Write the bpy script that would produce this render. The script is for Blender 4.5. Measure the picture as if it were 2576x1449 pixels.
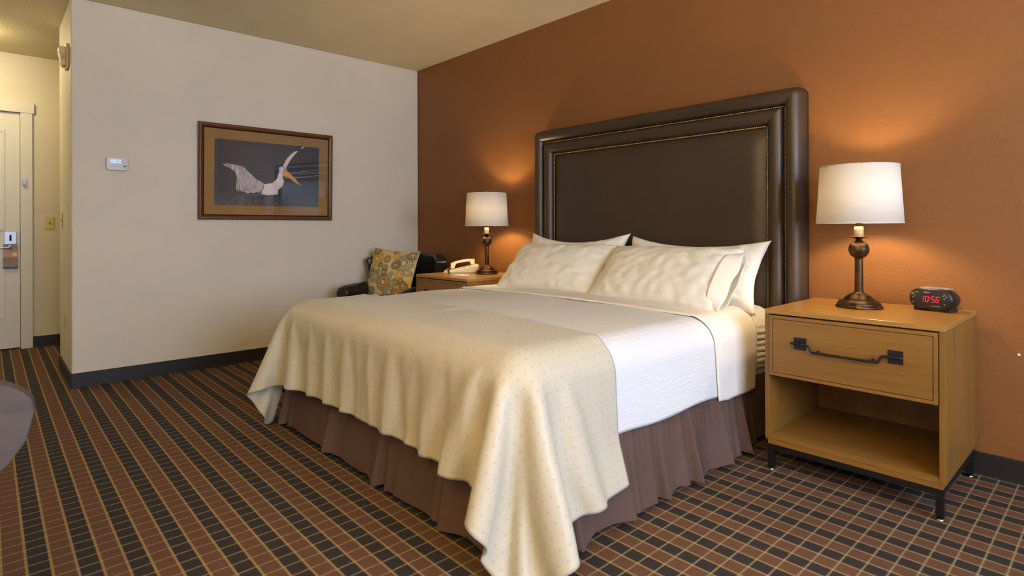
import bpy, bmesh, math, random
import numpy as np
from mathutils import Vector, Matrix, noise

random.seed(4); np.random.seed(4)
PI = math.pi
for o in list(bpy.data.objects): bpy.data.objects.remove(o)
S = bpy.context.scene
COL = S.collection
CEIL = 2.684

# ------------------------------------------------------------------ camera
CAM = Vector((4.92987, -3.22773, 1.09087))
yaw = -0.8295; roll = -0.0027; F = 1444.07
fw = Vector((math.sin(yaw), math.cos(yaw), 0)); rt = Vector((math.cos(yaw), -math.sin(yaw), 0)); up = Vector((0, 0, 1))
r2 = rt*math.cos(roll) + up*math.sin(roll); u2 = up*math.cos(roll) - rt*math.sin(roll)
cd = bpy.data.cameras.new('camera'); cam = bpy.data.objects.new('camera', cd); COL.objects.link(cam)
m = Matrix((r2, u2, -fw)).transposed().to_4x4(); m.translation = CAM
cam.matrix_world = m
cd.sensor_width = 36; cd.lens = 36*F/2576; cd.shift_y = -151.34/2576; cd.clip_start = 0.02
cd.dof.use_dof = True; cd.dof.focus_distance = 3.4; cd.dof.aperture_fstop = 2.6
S.camera = cam
# ------------------------------------------------------------------ world, exposure
S.view_settings.view_transform = 'Standard'; S.view_settings.look = 'None'
S.view_settings.gamma = 1; S.view_settings.exposure = -0.22
S.view_settings.use_curve_mapping = False
w = bpy.data.worlds.new('world'); S.world = w; w.use_nodes = True
nt = w.node_tree; bg = nt.nodes['Background']
bg.inputs['Color'].default_value = (0.62, 0.74, 1, 1); bg.inputs['Strength'].default_value = 2.0
# ------------------------------------------------------------------ large area light: daylight in the window opening
def area(name, loc, rot, sx, sy, power, color):
    l = bpy.data.lights.new(name, 'AREA'); l.shape = 'RECTANGLE'; l.size = sx; l.size_y = sy
    l.energy = power; l.color = color
    o = bpy.data.objects.new(name, l); COL.objects.link(o); o.location = loc; o.rotation_euler = rot
    return o
WIN = (-3.3, -0.9, 0.75, 2.25)      # window opening in wall_right (y0, y1, z0, z1)
XR = 6.9                           # x of wall_right
area('window_daylight', (XR+0.16, (WIN[0]+WIN[1])/2, (WIN[2]+WIN[3])/2), (0, PI/2, 0), WIN[3]-WIN[2], WIN[1]-WIN[0], 235, (0.56, 0.71, 1.0))
LAMP_E = 500; LAMP_C = (1, 0.74, 0.40)
HALL_E = 105; HALL_C = (1, 0.83, 0.46)
FILL_E = 8500; FILL_C = (1, 0.74, 0.38)

# ------------------------------------------------------------------ node helpers
class NB:
    def __init__(s, mat): s.t = mat.node_tree; s.n = s.t.nodes; s.l = s.t.links
    def node(s, kind, **kw):
        n = s.n.new(kind)
        for k, v in kw.items(): setattr(n, k, v)
        return n
    def put(s, v, sock):
        if isinstance(v, bpy.types.NodeSocket): s.l.new(v, sock)
        elif v is not None: sock.default_value = v
    def math(s, op, a, b=None, c=None, clamp=False):
        n = s.node('ShaderNodeMath', operation=op); n.use_clamp = clamp
        s.put(a, n.inputs[0]); s.put(b, n.inputs[1])
        if c is not None: s.put(c, n.inputs[2])
        return n.outputs[0]
    def mix(s, f, a, b):
        n = s.node('ShaderNodeMix', data_type='RGBA'); s.put(f, n.inputs[0]); s.put(a, n.inputs[6]); s.put(b, n.inputs[7])
        return n.outputs[2]
    def noise(s, vec, scale, detail=2, rough=0.5):
        n = s.node('ShaderNodeTexNoise'); s.put(vec, n.inputs['Vector']); n.inputs['Scale'].default_value = scale
        n.inputs['Detail'].default_value = detail; n.inputs['Roughness'].default_value = rough
        return n.outputs[0]
    def mapping(s, vec, scale=(1,1,1), rot=(0,0,0)):
        n = s.node('ShaderNodeMapping'); s.put(vec, n.inputs[0]); n.inputs['Scale'].default_value = scale; n.inputs['Rotation'].default_value = rot
        return n.outputs[0]
    def coord(s, k='Object'): return s.node('ShaderNodeTexCoord').outputs[k]
    def sep(s, v):
        n = s.node('ShaderNodeSeparateXYZ'); s.put(v, n.inputs[0]); return n.outputs
    def ramp(s, f, a, b):
        n = s.node('ShaderNodeMapRange'); s.put(f, n.inputs[0]); n.inputs[1].default_value = a; n.inputs[2].default_value = b
        return n.outputs[0]
    def bump(s, h, strength=0.3, dist=0.01):
        n = s.node('ShaderNodeBump'); s.put(h, n.inputs['Height']); n.inputs['Strength'].default_value = strength; n.inputs['Distance'].default_value = dist
        return n.outputs[0]

def srgb(r, g, b):
    f = lambda c: (c/255/12.92) if c/255 <= 0.04045 else ((c/255+0.055)/1.055)**2.4
    return (f(r), f(g), f(b), 1)

def mat(name, col, rough=0.5, metal=0, spec=0.5, emit=None, estr=0):
    m = bpy.data.materials.new(name); m.use_nodes = True
    b = m.node_tree.nodes['Principled BSDF']
    b.inputs['Base Color'].default_value = col if len(col) == 4 else (*col, 1)
    b.inputs['Roughness'].default_value = rough; b.inputs['Metallic'].default_value = metal
    b.inputs['Specular IOR Level'].default_value = spec
    if emit: b.inputs['Emission Color'].default_value = emit; b.inputs['Emission Strength'].default_value = estr
    m['b'] = 1
    return m
def P(m): return m.node_tree.nodes['Principled BSDF']

def noisy(name, c1, c2, scale, rough=0.5, bs=0.1, bscale=None, bd=0.002, spec=0.5, metal=0, stretch=(1,1,1)):
    m = mat(name, c1, rough, metal, spec); nb = NB(m)
    v = nb.mapping(nb.coord(), stretch)
    nb.put(nb.mix(nb.ramp(nb.noise(v, scale, 4), 0.3, 0.7), c1, c2), P(m).inputs['Base Color'])
    if bs: nb.put(nb.bump(nb.noise(v, bscale or scale*3, 3), bs, bd), P(m).inputs['Normal'])
    return m

M = {}
def wallmat(name, c, rough=0.6):
    m = mat(name, c, rough, 0, 0.3); nb = NB(m); v = nb.coord()
    c2 = tuple(x*0.94 for x in c[:3]) + (1,)
    nb.put(nb.mix(nb.ramp(nb.noise(v, 1.3, 3), 0.35, 0.65), c, c2), P(m).inputs['Base Color'])
    h = nb.math('ADD', nb.noise(v, 75, 2, 0.45), nb.math('MULTIPLY', nb.noise(v, 210, 1), 0.35))
    nb.put(nb.bump(h, 0.35, 0.004), P(m).inputs['Normal'])
    return m
M['cream'] = wallmat('cream_paint', srgb(218, 209, 190))
M['orange'] = wallmat('burnt_orange_paint', srgb(128, 84, 46), 0.5)
M['ceil'] = wallmat('ceiling_paint', srgb(226, 212, 174), 0.8)
M['base'] = mat('black_vinyl', srgb(32, 29, 30), 0.45)
M['trim'] = mat('cream_trim_paint', srgb(216, 211, 200), 0.4)
M['leather'] = noisy('brown_leather', srgb(58, 45, 32), srgb(52, 40, 29), 3, 0.42, 0.12, 260, 0.001)
M['black_leather'] = noisy('black_leather', srgb(24, 21, 20), srgb(30, 26, 24), 6, 0.3, 0.15, 200, 0.001)
M['brass'] = mat('antique_brass', srgb(190, 160, 90), 0.32, 1)
M['bronze'] = noisy('aged_bronze', srgb(96, 70, 42), srgb(40, 27, 18), 40, 0.36, 0.25, 90, 0.001, metal=0.75, stretch=(1, 1, .5))
M['candle'] = mat('candle_sleeve', srgb(205, 190, 140), 0.5)
M['black_metal'] = mat('black_metal', srgb(22, 20, 22), 0.45, 0.3)
M['iron'] = noisy('dark_iron', srgb(42, 40, 42), srgb(34, 32, 34), 60, 0.5, 0.2, 200, 0.0006, metal=0.5)
M['steel'] = mat('brushed_steel', srgb(165, 168, 178), 0.38, 1)
M['chrome'] = mat('glide_chrome', srgb(190, 190, 200), 0.2, 1)
M['beige_plastic'] = mat('beige_plastic', srgb(214, 200, 156), 0.4)
M['white_plastic'] = mat('white_plastic', srgb(214, 206, 196), 0.4)
M['strobe'] = mat('strobe_plastic', srgb(196, 174, 116), 0.4)
M['almond'] = mat('almond_plastic', srgb(208, 186, 120), 0.4)
M['black_plastic'] = mat('black_plastic', srgb(26, 23, 24), 0.3)
M['gloss_black'] = mat('gloss_black', srgb(36, 33, 33), 0.12)
M['silver_plastic'] = mat('silver_plastic', srgb(170, 165, 165), 0.35, 0.4)
M['paper'] = mat('white_paper', srgb(236, 234, 230), 0.6)
M['dark_dot'] = mat('dark_mark', srgb(60, 48, 42), 0.6)
M['grey_mark'] = mat('grey_mark', srgb(190, 185, 170), 0.6)
M['amber_mark'] = mat('amber_mark', srgb(190, 120, 50), 0.6)
M['red_mark'] = mat('red_mark', srgb(170, 40, 34), 0.6)
M['red_led'] = mat('red_led', (0.1, 0, 0, 1), 0.5, emit=(1, 0.02, 0.07, 1), estr=1.3)
M['lcd_reflection'] = mat('lcd_reflection', srgb(150, 175, 205), 0.2, emit=(0.55, 0.72, 1, 1), estr=0.45)  # window reflection on the thermostat display, painted as pale blue glow
M['lcd_reflection_dim'] = mat('lcd_reflection_dim', srgb(120, 140, 170), 0.3, emit=(0.35, 0.5, 0.75, 1), estr=0.3)  # dimmer bars within that painted glow
M['lens'] = mat('clear_lens', (0.95, 0.95, 0.9, 1), 0.05); P(M['lens']).inputs['Transmission Weight'].default_value = 0.8
M['grey_uph'] = noisy('grey_upholstery', srgb(72, 67, 70), srgb(66, 61, 64), 30, 0.7, 0.1)
M['dark_fabric'] = mat('under_bed_cloth', srgb(46, 38, 34), 0.9)

def wood(name, c1, c2, axis='x', rough=0.36):
    m = mat(name, c1, rough, 0, 0.4); nb = NB(m)
    st = {'x': (0.5, 8, 8), 'z': (8, 8, 0.5)}[axis]
    v = nb.mapping(nb.coord(), st)
    n1 = nb.noise(v, 2.2, 5, 0.6); n2 = nb.noise(v, 14, 4, 0.7)
    f = nb.math('ADD', nb.math('MULTIPLY', nb.ramp(n1, 0.3, 0.7), 0.7), nb.math('MULTIPLY', nb.ramp(n2, 0.35, 0.65), 0.3))
    nb.put(nb.mix(f, c1, c2), P(m).inputs['Base Color'])
    nb.put(nb.bump(n2, 0.06, 0.001), P(m).inputs['Normal'])
    return m
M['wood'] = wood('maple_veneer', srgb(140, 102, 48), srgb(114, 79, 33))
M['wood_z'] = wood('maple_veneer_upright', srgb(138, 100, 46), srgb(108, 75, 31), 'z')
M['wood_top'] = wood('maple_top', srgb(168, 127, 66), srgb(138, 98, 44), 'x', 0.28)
M['frame_wood'] = wood('walnut_frame', srgb(112, 68, 34), srgb(84, 48, 24), 'x', 0.3)
M['frame_lip'] = mat('frame_lip', srgb(48, 28, 14), 0.4)
M['mat_board'] = noisy('tan_mat_board', srgb(168, 128, 72), srgb(162, 122, 68), 200, 0.9, 0)

# carpet ----------------------------------------------------------
def carpet():
    m = mat('plaid_carpet', (.1, .1, .1, 1), 0.95, 0, 0.1); nb = NB(m)
    v = nb.coord(); x, y, z = nb.sep(v)
    jit = nb.math('MULTIPLY', nb.math('SUBTRACT', nb.noise(v, 260, 1), 0.5), 0.006)
    PX, PY = 0.0632, 0.06105
    X0, Y0 = 3.5366*1.1, -2.5169*1.1
    def tri(c, o, p):      # distance to nearest line, in metres
        t = nb.math('DIVIDE', nb.math('SUBTRACT', c, o), p)
        fr = nb.math('FRACT', nb.math('ADD', t, 1000.5))
        return nb.math('MULTIPLY', nb.math('ABSOLUTE', nb.math('SUBTRACT', fr, 0.5)), p), t
    dx, tx = tri(x, X0, PX); dy, ty = tri(y, Y0, PY)
    dxj = nb.math('ADD', dx, jit); dyj = nb.math('ADD', dy, nb.math('MULTIPLY', jit, .25))
    lx = nb.math('SUBTRACT', 1, nb.ramp(dxj, 0.0020, 0.0038))      # thin ragged cross lines (x = const)
    ly = nb.math('SUBTRACT', 1, nb.ramp(dyj, 0.0030, 0.0048))      # wider gold lines (y = const)
    par = nb.math('LESS_THAN', nb.math('FRACT', nb.math('DIVIDE', nb.math('ADD', ty, 1000.0), 2.0)), 0.5)
    tw = nb.noise(v, 420, 2)
    dark = nb.mix(tw, srgb(46, 43, 44), srgb(62, 57, 56)); brown = nb.mix(tw, srgb(88, 63, 50), srgb(110, 81, 64))
    c = nb.mix(par, brown, dark)
    gold = nb.mix(tw, srgb(138, 110, 76), srgb(164, 136, 96)); grey = nb.mix(tw, srgb(134, 114, 86), srgb(158, 140, 108))
    c = nb.mix(nb.math('MULTIPLY', lx, 0.85), c, grey)
    c = nb.mix(nb.math('MULTIPLY', ly, 0.95), c, gold)
    c = nb.mix(nb.math('MULTIPLY', nb.math('MULTIPLY', lx, ly), 0.8), c, srgb(162, 152, 120))
    nb.put(c, P(m).inputs['Base Color'])
    h = nb.math('ADD', nb.noise(v, 500, 2), nb.math('MULTIPLY', nb.noise(v, 60, 2), 0.5))
    nb.put(nb.bump(h, 0.6, 0.004), P(m).inputs['Normal'])
    return m
M['carpet'] = carpet()

# fabrics ---------------------------------------------------------
def linen(name, c1, c2, stripe=0.0, crinkle=False, sheen=0.0):
    m = mat(name, c1, 0.75, 0, 0.2); nb = NB(m); v = nb.coord('UV'); x, y, z = nb.sep(v)
    if stripe:
        s = nb.math('LESS_THAN', nb.math('FRACT', nb.math('DIVIDE', nb.math('ADD', y, 10), stripe)), 0.5)
        nb.put(nb.mix(s, c1, c2), P(m).inputs['Base Color'])
        r = nb.math('ADD', nb.math('MULTIPLY', s, 0.25), 0.5); nb.put(r, P(m).inputs['Roughness'])
    ob = nb.coord()
    if crinkle:
        wv = nb.noise(nb.mapping(v, (100, 9, 1)), 1, 3, 0.6)
        nb.put(nb.bump(wv, 0.55, 0.006), P(m).inputs['Normal'])
    else:
        wv = nb.math('ADD', nb.noise(ob, 9, 4, 0.6), nb.math('MULTIPLY', nb.noise(ob, 600, 1), 0.02))
        nb.put(nb.bump(wv, 0.22, 0.02), P(m).inputs['Normal'])
    return m
M['pillow'] = linen('striped_pillowcase', srgb(232, 226, 212), srgb(228, 222, 207), 0.013)
M['sheet'] = linen('striped_sheet', srgb(232, 226, 216), srgb(224, 217, 206), 0.02)
M['fitted'] = linen('fitted_sheet', srgb(230, 224, 212), srgb(224, 216, 202), 0.02)
M['blanket'] = linen('white_crinkle_blanket', srgb(218, 218, 217), srgb(218, 218, 217), 0, True)

def throwmat():
    m = mat('dotted_throw', srgb(206, 194, 164), 0.42, 0, 0.35); nb = NB(m); v = nb.coord('UV'); x, y, z = nb.sep(v)
    def cell(c, p, wd, off=0):
        fr = nb.math('FRACT', nb.math('ADD', nb.math('DIVIDE', nb.math('ADD', c, off), p), 100))
        return nb.math('LESS_THAN', nb.math('ABSOLUTE', nb.math('SUBTRACT', fr, 0.5)), wd/p/2)
    p = 0.033
    a = nb.math('MULTIPLY', cell(x, p, .0062), cell(y, p, .0085))
    d = a
    tw = nb.noise(nb.mapping(v, (900, 300, 1)), 1, 1)
    base = nb.mix(tw, srgb(196, 190, 170), srgb(188, 181, 160))
    nb.put(nb.mix(nb.math('MULTIPLY', d, 0.55), base, srgb(170, 156, 124)), P(m).inputs['Base Color'])
    nb.put(nb.math('ADD', 0.44, nb.math('MULTIPLY', d, 0.3)), P(m).inputs['Roughness'])
    # stitched hem line
    ex = nb.math('SUBTRACT', THW/2, nb.math('ABSOLUTE', x)); ey = nb.math('SUBTRACT', THL/2, nb.math('ABSOLUTE', y))
    e = nb.math('MINIMUM', ex, ey)
    st = nb.math('LESS_THAN', nb.math('ABSOLUTE', nb.math('SUBTRACT', e, 0.022)), 0.0012)
    h = nb.math('SUBTRACT', nb.math('MULTIPLY', nb.noise(v, 16, 3), 1.0), nb.math('MULTIPLY', st, 0.35))
    nb.put(nb.bump(h, 0.25, 0.008), P(m).inputs['Normal'])
    P(m).inputs['Sheen Weight'].default_value = 0.15
    return m
THW, THL = 2.93, 0.875        # throw size
M['throw'] = throwmat()
M['skirt'] = noisy('brown_bed_skirt', srgb(90, 68, 60), srgb(82, 61, 54), 5, 0.85, 0.2, 500, 0.001)

def shademat():
    m = bpy.data.materials.new('linen_shade'); m.use_nodes = True; nb = NB(m)
    for n in list(nb.n): nb.n.remove(n)
    out = nb.node('ShaderNodeOutputMaterial')
    d = nb.node('ShaderNodeBsdfDiffuse'); d.inputs[0].default_value = srgb(226, 218, 204)
    t = nb.node('ShaderNodeBsdfTranslucent'); t.inputs[0].default_value = srgb(238, 228, 214)
    mx = nb.node('ShaderNodeMixShader'); mx.inputs[0].default_value = 0.11
    nb.l.new(d.outputs[0], mx.inputs[1]); nb.l.new(t.outputs[0], mx.inputs[2]); nb.l.new(mx.outputs[0], out.inputs[0])
    return m
M['shade'] = shademat()
M['bulb'] = mat('lit_bulb', (1, 1, 1, 1), 0.5, emit=(*LAMP_C, 1), estr=LAMP_E)
M['bulb_hall'] = mat('lit_hall_globe', (1, 1, 1, 1), 0.5, emit=(*HALL_C, 1), estr=HALL_E)
M['bulb_fill'] = mat('lit_fill_bulb', (1, 1, 1, 1), 0.5, emit=(*FILL_C, 1), estr=FILL_E)
def glassmat(name='window_glass', tint=(1, 1, 1, 1), ior=1.5):
    m = bpy.data.materials.new(name); m.use_nodes = True; nb = NB(m)
    for n in list(nb.n): nb.n.remove(n)
    out = nb.node('ShaderNodeOutputMaterial'); t = nb.node('ShaderNodeBsdfTransparent'); t.inputs[0].default_value = tint
    g = nb.node('ShaderNodeBsdfGlossy'); g.inputs['Roughness'].default_value = 0.0
    fr = nb.node('ShaderNodeFresnel'); fr.inputs[0].default_value = ior
    mx = nb.node('ShaderNodeMixShader'); nb.l.new(fr.outputs[0], mx.inputs[0]); nb.l.new(t.outputs[0], mx.inputs[1]); nb.l.new(g.outputs[0], mx.inputs[2])
    nb.l.new(mx.outputs[0], out.inputs[0]); return m
M['glass'] = glassmat(); M['pic_glass'] = glassmat('picture_glass', ior=1.75)

# ------------------------------------------------------------------ mesh helpers
def link(name, me, material=None, parent=None, smooth=False, loc=None, rot=None):
    o = bpy.data.objects.new(name, me); COL.objects.link(o)
    if material is not None:
        for mm in (material if isinstance(material, (list, tuple)) else [material]): me.materials.append(mm)
    if parent: o.parent = parent
    if loc: o.location = loc
    if rot: o.rotation_euler = rot
    if smooth: me.polygons.foreach_set('use_smooth', [True]*len(me.polygons))
    return o
def obj(name, bm, material=None, parent=None, smooth=False, bevel=0, seg=2, sub=0, **k):
    me = bpy.data.meshes.new(name); bmesh.ops.recalc_face_normals(bm, faces=bm.faces); bm.to_mesh(me); bm.free()
    o = link(name, me, material, parent, smooth, **k)
    if bevel:
        b = o.modifiers.new('bevel', 'BEVEL'); b.width = bevel; b.segments = seg; b.limit_method = 'ANGLE'; b.angle_limit = 0.6
        b.harden_normals = False
    if sub:
        s = o.modifiers.new('sub', 'SUBSURF'); s.levels = sub; s.render_levels = sub
    return o
def B(): return bmesh.new()
def box(bm, x0, x1, y0, y1, z0, z1, mi=0, M4=None):
    vs = [bm.verts.new((x, y, z)) for x in (x0, x1) for y in (y0, y1) for z in (z0, z1)]
    for f in ((0,1,3,2),(4,6,7,5),(0,4,5,1),(2,3,7,6),(0,2,6,4),(1,5,7,3)):
        fc = bm.faces.new([vs[i] for i in f]); fc.material_index = mi
    if M4 is not None:
        for v in vs: v.co = M4 @ v.co
    return vs
def bx(*a, **k): b = B(); box(b, *a, **k); return b
def lathe(bm, prof, n=40, c=(0, 0, 0), cap=True, mi=0):
    rings = []
    for r, z in prof:
        rings.append([bm.verts.new((c[0]+r*math.cos(2*PI*i/n), c[1]+r*math.sin(2*PI*i/n), c[2]+z)) for i in range(n)])
    for a, b in zip(rings, rings[1:]):
        for i in range(n):
            f = bm.faces.new((a[i], a[(i+1) % n], b[(i+1) % n], b[i])); f.material_index = mi; f.smooth = True
    if cap:
        for rg in (rings[0], rings[-1]):
            try: f = bm.faces.new(rg); f.material_index = mi
            except ValueError: pass
def tube(bm, pts, r, n=8, closed=False, mi=0):
    pts = [Vector(p) for p in pts]; rings = []; prev = None
    for i, p in enumerate(pts):
        a = pts[max(i-1, 0)]; b = pts[min(i+1, len(pts)-1)]; t = (b-a).normalized()
        if prev is None:
            h = Vector((0, 0, 1)) if abs(t.z) < 0.9 else Vector((1, 0, 0)); nrm = t.cross(h).normalized()
        else: nrm = (prev - t*prev.dot(t)).normalized()
        prev = nrm; bn = t.cross(nrm)
        rr = r[i] if isinstance(r, (list, tuple)) else r
        rings.append([bm.verts.new(p + nrm*rr*math.cos(2*PI*k/n) + bn*rr*math.sin(2*PI*k/n)) for k in range(n)])
    for a, b in zip(rings, rings[1:]):
        for k in range(n):
            f = bm.faces.new((a[k], a[(k+1) % n], b[(k+1) % n], b[k])); f.smooth = True; f.material_index = mi
    for rg in (rings[0], rings[-1]): bm.faces.new(rg)
def smoothpath(pts, n=8):
    P_ = [Vector(p) for p in pts]; P_ = [P_[0]*2-P_[1]] + P_ + [P_[-1]*2-P_[-2]]; out = []
    for i in range(1, len(P_)-2):
        a, b, c, d = P_[i-1:i+3]
        for k in range(n):
            t = k/n; out.append(0.5*((2*b)+(c-a)*t+(2*a-5*b+4*c-d)*t*t+(3*b-a-3*c+d)*t**3))
    out.append(P_[-2]); return out
def grid(name, pos, uv=None, material=None, parent=None, sub=0, thick=0, closed_u=False, color=None):
    """pos: array (nv, nu, 3)"""
    nv, nu = pos.shape[:2]; me = bpy.data.meshes.new(name)
    idx = np.arange(nv*nu).reshape(nv, nu)
    a = idx[:-1, :-1].ravel(); b = idx[:-1, 1:].ravel(); c = idx[1:, 1:].ravel(); d = idx[1:, :-1].ravel()
    faces = np.stack([a, b, c, d], 1)
    me.from_pydata(pos.reshape(-1, 3).tolist(), [], faces.tolist())
    if uv is not None:
        l = me.uv_layers.new(name='UVMap'); li = np.zeros(len(me.loops), dtype=int); me.loops.foreach_get('vertex_index', li)
        l.data.foreach_set('uv', uv.reshape(-1, 2)[li].astype(np.float32).ravel())
    if color is not None:
        ca = me.color_attributes.new('print', 'FLOAT_COLOR', 'POINT')
        ca.data.foreach_set('color', np.concatenate([color.reshape(-1, 3), np.ones((nv*nu, 1))], 1).astype(np.float32).ravel())
    o = link(name, me, material, parent, True)
    if thick:
        s = o.modifiers.new('solid', 'SOLIDIFY'); s.thickness = thick; s.offset = 0
    if sub:
        s = o.modifiers.new('sub', 'SUBSURF'); s.levels = sub; s.render_levels = sub
    return o
def empty(name, loc, rz=0, rot=None):
    o = bpy.data.objects.new(name, None); COL.objects.link(o); o.location = loc
    o.rotation_euler = rot or (0, 0, rz); o.empty_display_size = 0.1; return o
def tag(o, label=None, cat=None, group=None, kind=None):
    if label: o['label'] = label
    if cat: o['category'] = cat
    if group: o['group'] = group
    if kind: o['kind'] = kind
    return o
def struct(name, bm, m, parent=None, **k):
    o = obj(name, bm, m, parent, **k)
    if parent is None: o['kind'] = 'structure'
    return o
def text_obj(name, s, size, material, parent, loc, rot, ext=0.0002, shear=0, align='CENTER'):
    cu = bpy.data.curves.new(name, 'FONT'); cu.body = s; cu.size = size; cu.extrude = ext; cu.align_x = align; cu.align_y = 'CENTER'; cu.shear = shear
    t = bpy.data.objects.new(name+'_tmp', cu); COL.objects.link(t)
    dg = bpy.context.evaluated_depsgraph_get(); me = bpy.data.meshes.new_from_object(t.evaluated_get(dg))
    bpy.data.objects.remove(t)
    me.materials.clear()
    return link(name, me, material, parent, loc=loc, rot=rot)
def rnd(x, y=0, z=0): return noise.noise(Vector((x, y, z)))

# ------------------------------------------------------------------ room shell
XF, YF = -1.966, -4.75        # far wall (entry door), wall behind the camera side
LY = -2.80                    # y of the wall end / closet stub
struct('floor', bx(XF-.1, XR+.1, YF-.1, .1, -.1, 0), M['carpet'])
struct('ceiling', bx(XF-.1, XR+.1, YF-.1, .1, CEIL, CEIL+.1), M['ceil'])
struct('wall_back', bx(XF-.1, XR+.1, 0, .1, 0, CEIL), M['orange'])
struct('wall_left', bx(-.831, 0, LY, 0, 0, CEIL), M['cream'], bevel=.012, seg=4)
struct('wall_front', bx(XF-.1, XR+.1, YF-.1, YF, 0, CEIL), M['cream'])
b = B(); DY0, DY1, DH = -3.93, -2.998, 2.155
box(b, XF-.1, XF, YF, DY0, 0, CEIL); box(b, XF-.1, XF, DY1, 0, 0, CEIL); box(b, XF-.1, XF, DY0, DY1, DH, CEIL)
struct('wall_far', b, M['cream'])
b = B(); y0, y1, z0, z1 = WIN
box(b, XR, XR+.1, YF, y0, 0, CEIL); box(b, XR, XR+.1, y1, 0, 0, CEIL); box(b, XR, XR+.1, y0, y1, 0, z0); box(b, XR, XR+.1, y0, y1, z1, CEIL)
struct('wall_right', b, M['cream'])
# window frame, sill, glass
b = B()
for (a0, a1, c0, c1) in ((y0, y0+.05, z0, z1), (y1-.05, y1, z0, z1), (y0+.05, y1-.05, z0, z0+.05), (y0+.05, y1-.05, z1-.05, z1), ((y0+y1)/2-.03, (y0+y1)/2+.03, z0+.05, z1-.05)):
    box(b, XR+.03, XR+.08, a0, a1, c0, c1)
wn = struct('window_1', b, M['trim'])
obj('window_sill', bx(XR-.06, XR+.03, y0-.05, y1+.05, z0-.03, z0), M['trim'], wn)
# baseboards (black vinyl cove)
def bboard(name, pts):
    b = B(); H = .100; T = .009
    for (xa, ya), (xb, yb), (nx, ny) in pts:
        # thin slab with a small toe
        for (t, h0, h1) in ((T, 0, H-.004), (T*.6, H-.004, H), (T+.006, 0, .006)):
            box(b, min(xa, xb, xa+nx*t, xb+nx*t), max(xa, xb, xa+nx*t, xb+nx*t), min(ya, yb, ya+ny*t, yb+ny*t), max(ya, yb, ya+ny*t, yb+ny*t), h0, h1)
    return struct(name, b, M['base'], bevel=.0015)
bboard('baseboard_left', [((0, LY), (0, -.0), (1, 0)), ((-.831, LY), (.009, LY), (0, -1))])
bboard('baseboard_back', [((0.009, 0), (XR, 0), (0, -1))])
bboard('baseboard_far', [((XF, -2.912), (XF, 0), (1, 0))])
bboard('baseboard_front', [((XF, YF), (XR, YF), (0, 1))])
bboard('baseboard_right', [((XR, YF), (XR, 0), (-1, 0))])
# entry door and its casing
b = B(); g = .004; xs = XF-.045
box(b, xs, xs+.04, DY0+g, DY1-g, .012, DH-g)
dr = struct('door_1', b, M['trim'], bevel=.002)
# raised moulding of the two panels
def moulding(ya, yb, za, zb):
    b = B(); wd = .022
    for (a0, a1, c0, c1) in ((ya, yb, zb-wd, zb), (ya, yb, za, za+wd), (ya, ya+wd, za+wd, zb-wd), (yb-wd, yb, za+wd, zb-wd)):
        box(b, xs+.04, xs+.047, a0, a1, c0, c1)
    box(b, xs+.04, xs+.042, ya+.05, yb-.05, za+.05, zb-.05)
    return b
for za, zb in ((.285, .90), (1.08, 1.99)):
    obj('panel_moulding', moulding(DY0+.115, DY1-.115+.008, za, zb), M['trim'], dr, bevel=.003)
b = B()
box(b, XF, XF+.018, DY1, DY1+.083, 0, DH+.0); box(b, XF, XF+.018, DY0-.083, DY0, 0, DH)
box(b, XF, XF+.022, DY0-.1, DY1+.096, DH, DH+.09)
box(b, XF-.1, XF, DY1-.001, DY1, 0, DH)
struct('trim_1', b, M['trim'], bevel=.002)
struct('door_gap_backing', bx(XF-.1, XF-.06, DY0, DY1, 0, DH), M['frame_lip'])  # dark board added behind the leaf: blocks light and darkens the door gap
# lock plate, lever, strike
obj('lock_plate', bx(xs+.04, xs+.052, -3.110, -3.026, .955, 1.070), M['steel'], dr, bevel=.002)
b = B(); tube(b, [(xs+.052, -3.068, 1.035), (xs+.062, -3.068, 1.030), (xs+.062, -3.068, .985)], .007, 8)
obj('thumb_turn', b, M['iron'], dr)
b = B(); lathe(b, [(.0, 0), (.026, .0), (.026, .010), (.020, .014), (0, .014)], 24, cap=False)
for v in b.verts: v.co = Vector((xs+.04+v.co.z, -3.072+v.co.x, .922+v.co.y))
obj('lever_rose', b, M['steel'], dr)
b = B(); tube(b, smoothpath([(xs+.05, -3.068, .925), (xs+.085, -3.068, .925), (xs+.092, -3.09, .924), (xs+.092, -3.18, .918)], 5), .0085, 10)
obj('lever_handle', b, M['steel'], dr)
obj('strike_plate', bx(XF-.012, XF+.001, DY1-.002, DY1+.002, .90, 1.08), M['iron'], dr)
obj('latch_bolt', bx(xs+.01, xs+.03, DY1-.006, DY1+.001, .96, .985), M['steel'], dr)
# door hanger card
def hangermat():
    m = mat('sunset_card', (.2, .2, .2, 1), 0.35); nb = NB(m); x, y, z = nb.sep(nb.coord())
    sky = nb.mix(nb.ramp(z, .83, .93), srgb(214, 130, 52), srgb(120, 92, 92))
    r = nb.math('SQRT', nb.math('ADD', nb.math('POWER', nb.math('ADD', y, 3.045), 2), nb.math('POWER', nb.math('SUBTRACT', z, .862), 2)))
    sky = nb.mix(nb.math('SUBTRACT', 1, nb.ramp(r, .0, .03)), sky, srgb(255, 225, 130))
    land = nb.mix(nb.noise(nb.mapping(nb.coord(), (1, 20, 120)), 1, 3), srgb(60, 42, 28), srgb(176, 130, 66))
    c = nb.mix(nb.math('GREATER_THAN', nb.math('ADD', z, nb.math('MULTIPLY', nb.noise(nb.coord(), 60), .012)), .842), land, sky)
    c = nb.mix(nb.math('LESS_THAN', z, .752), c, srgb(38, 34, 40))
    nb.put(c, P(m).inputs['Base Color']); return m
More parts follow.
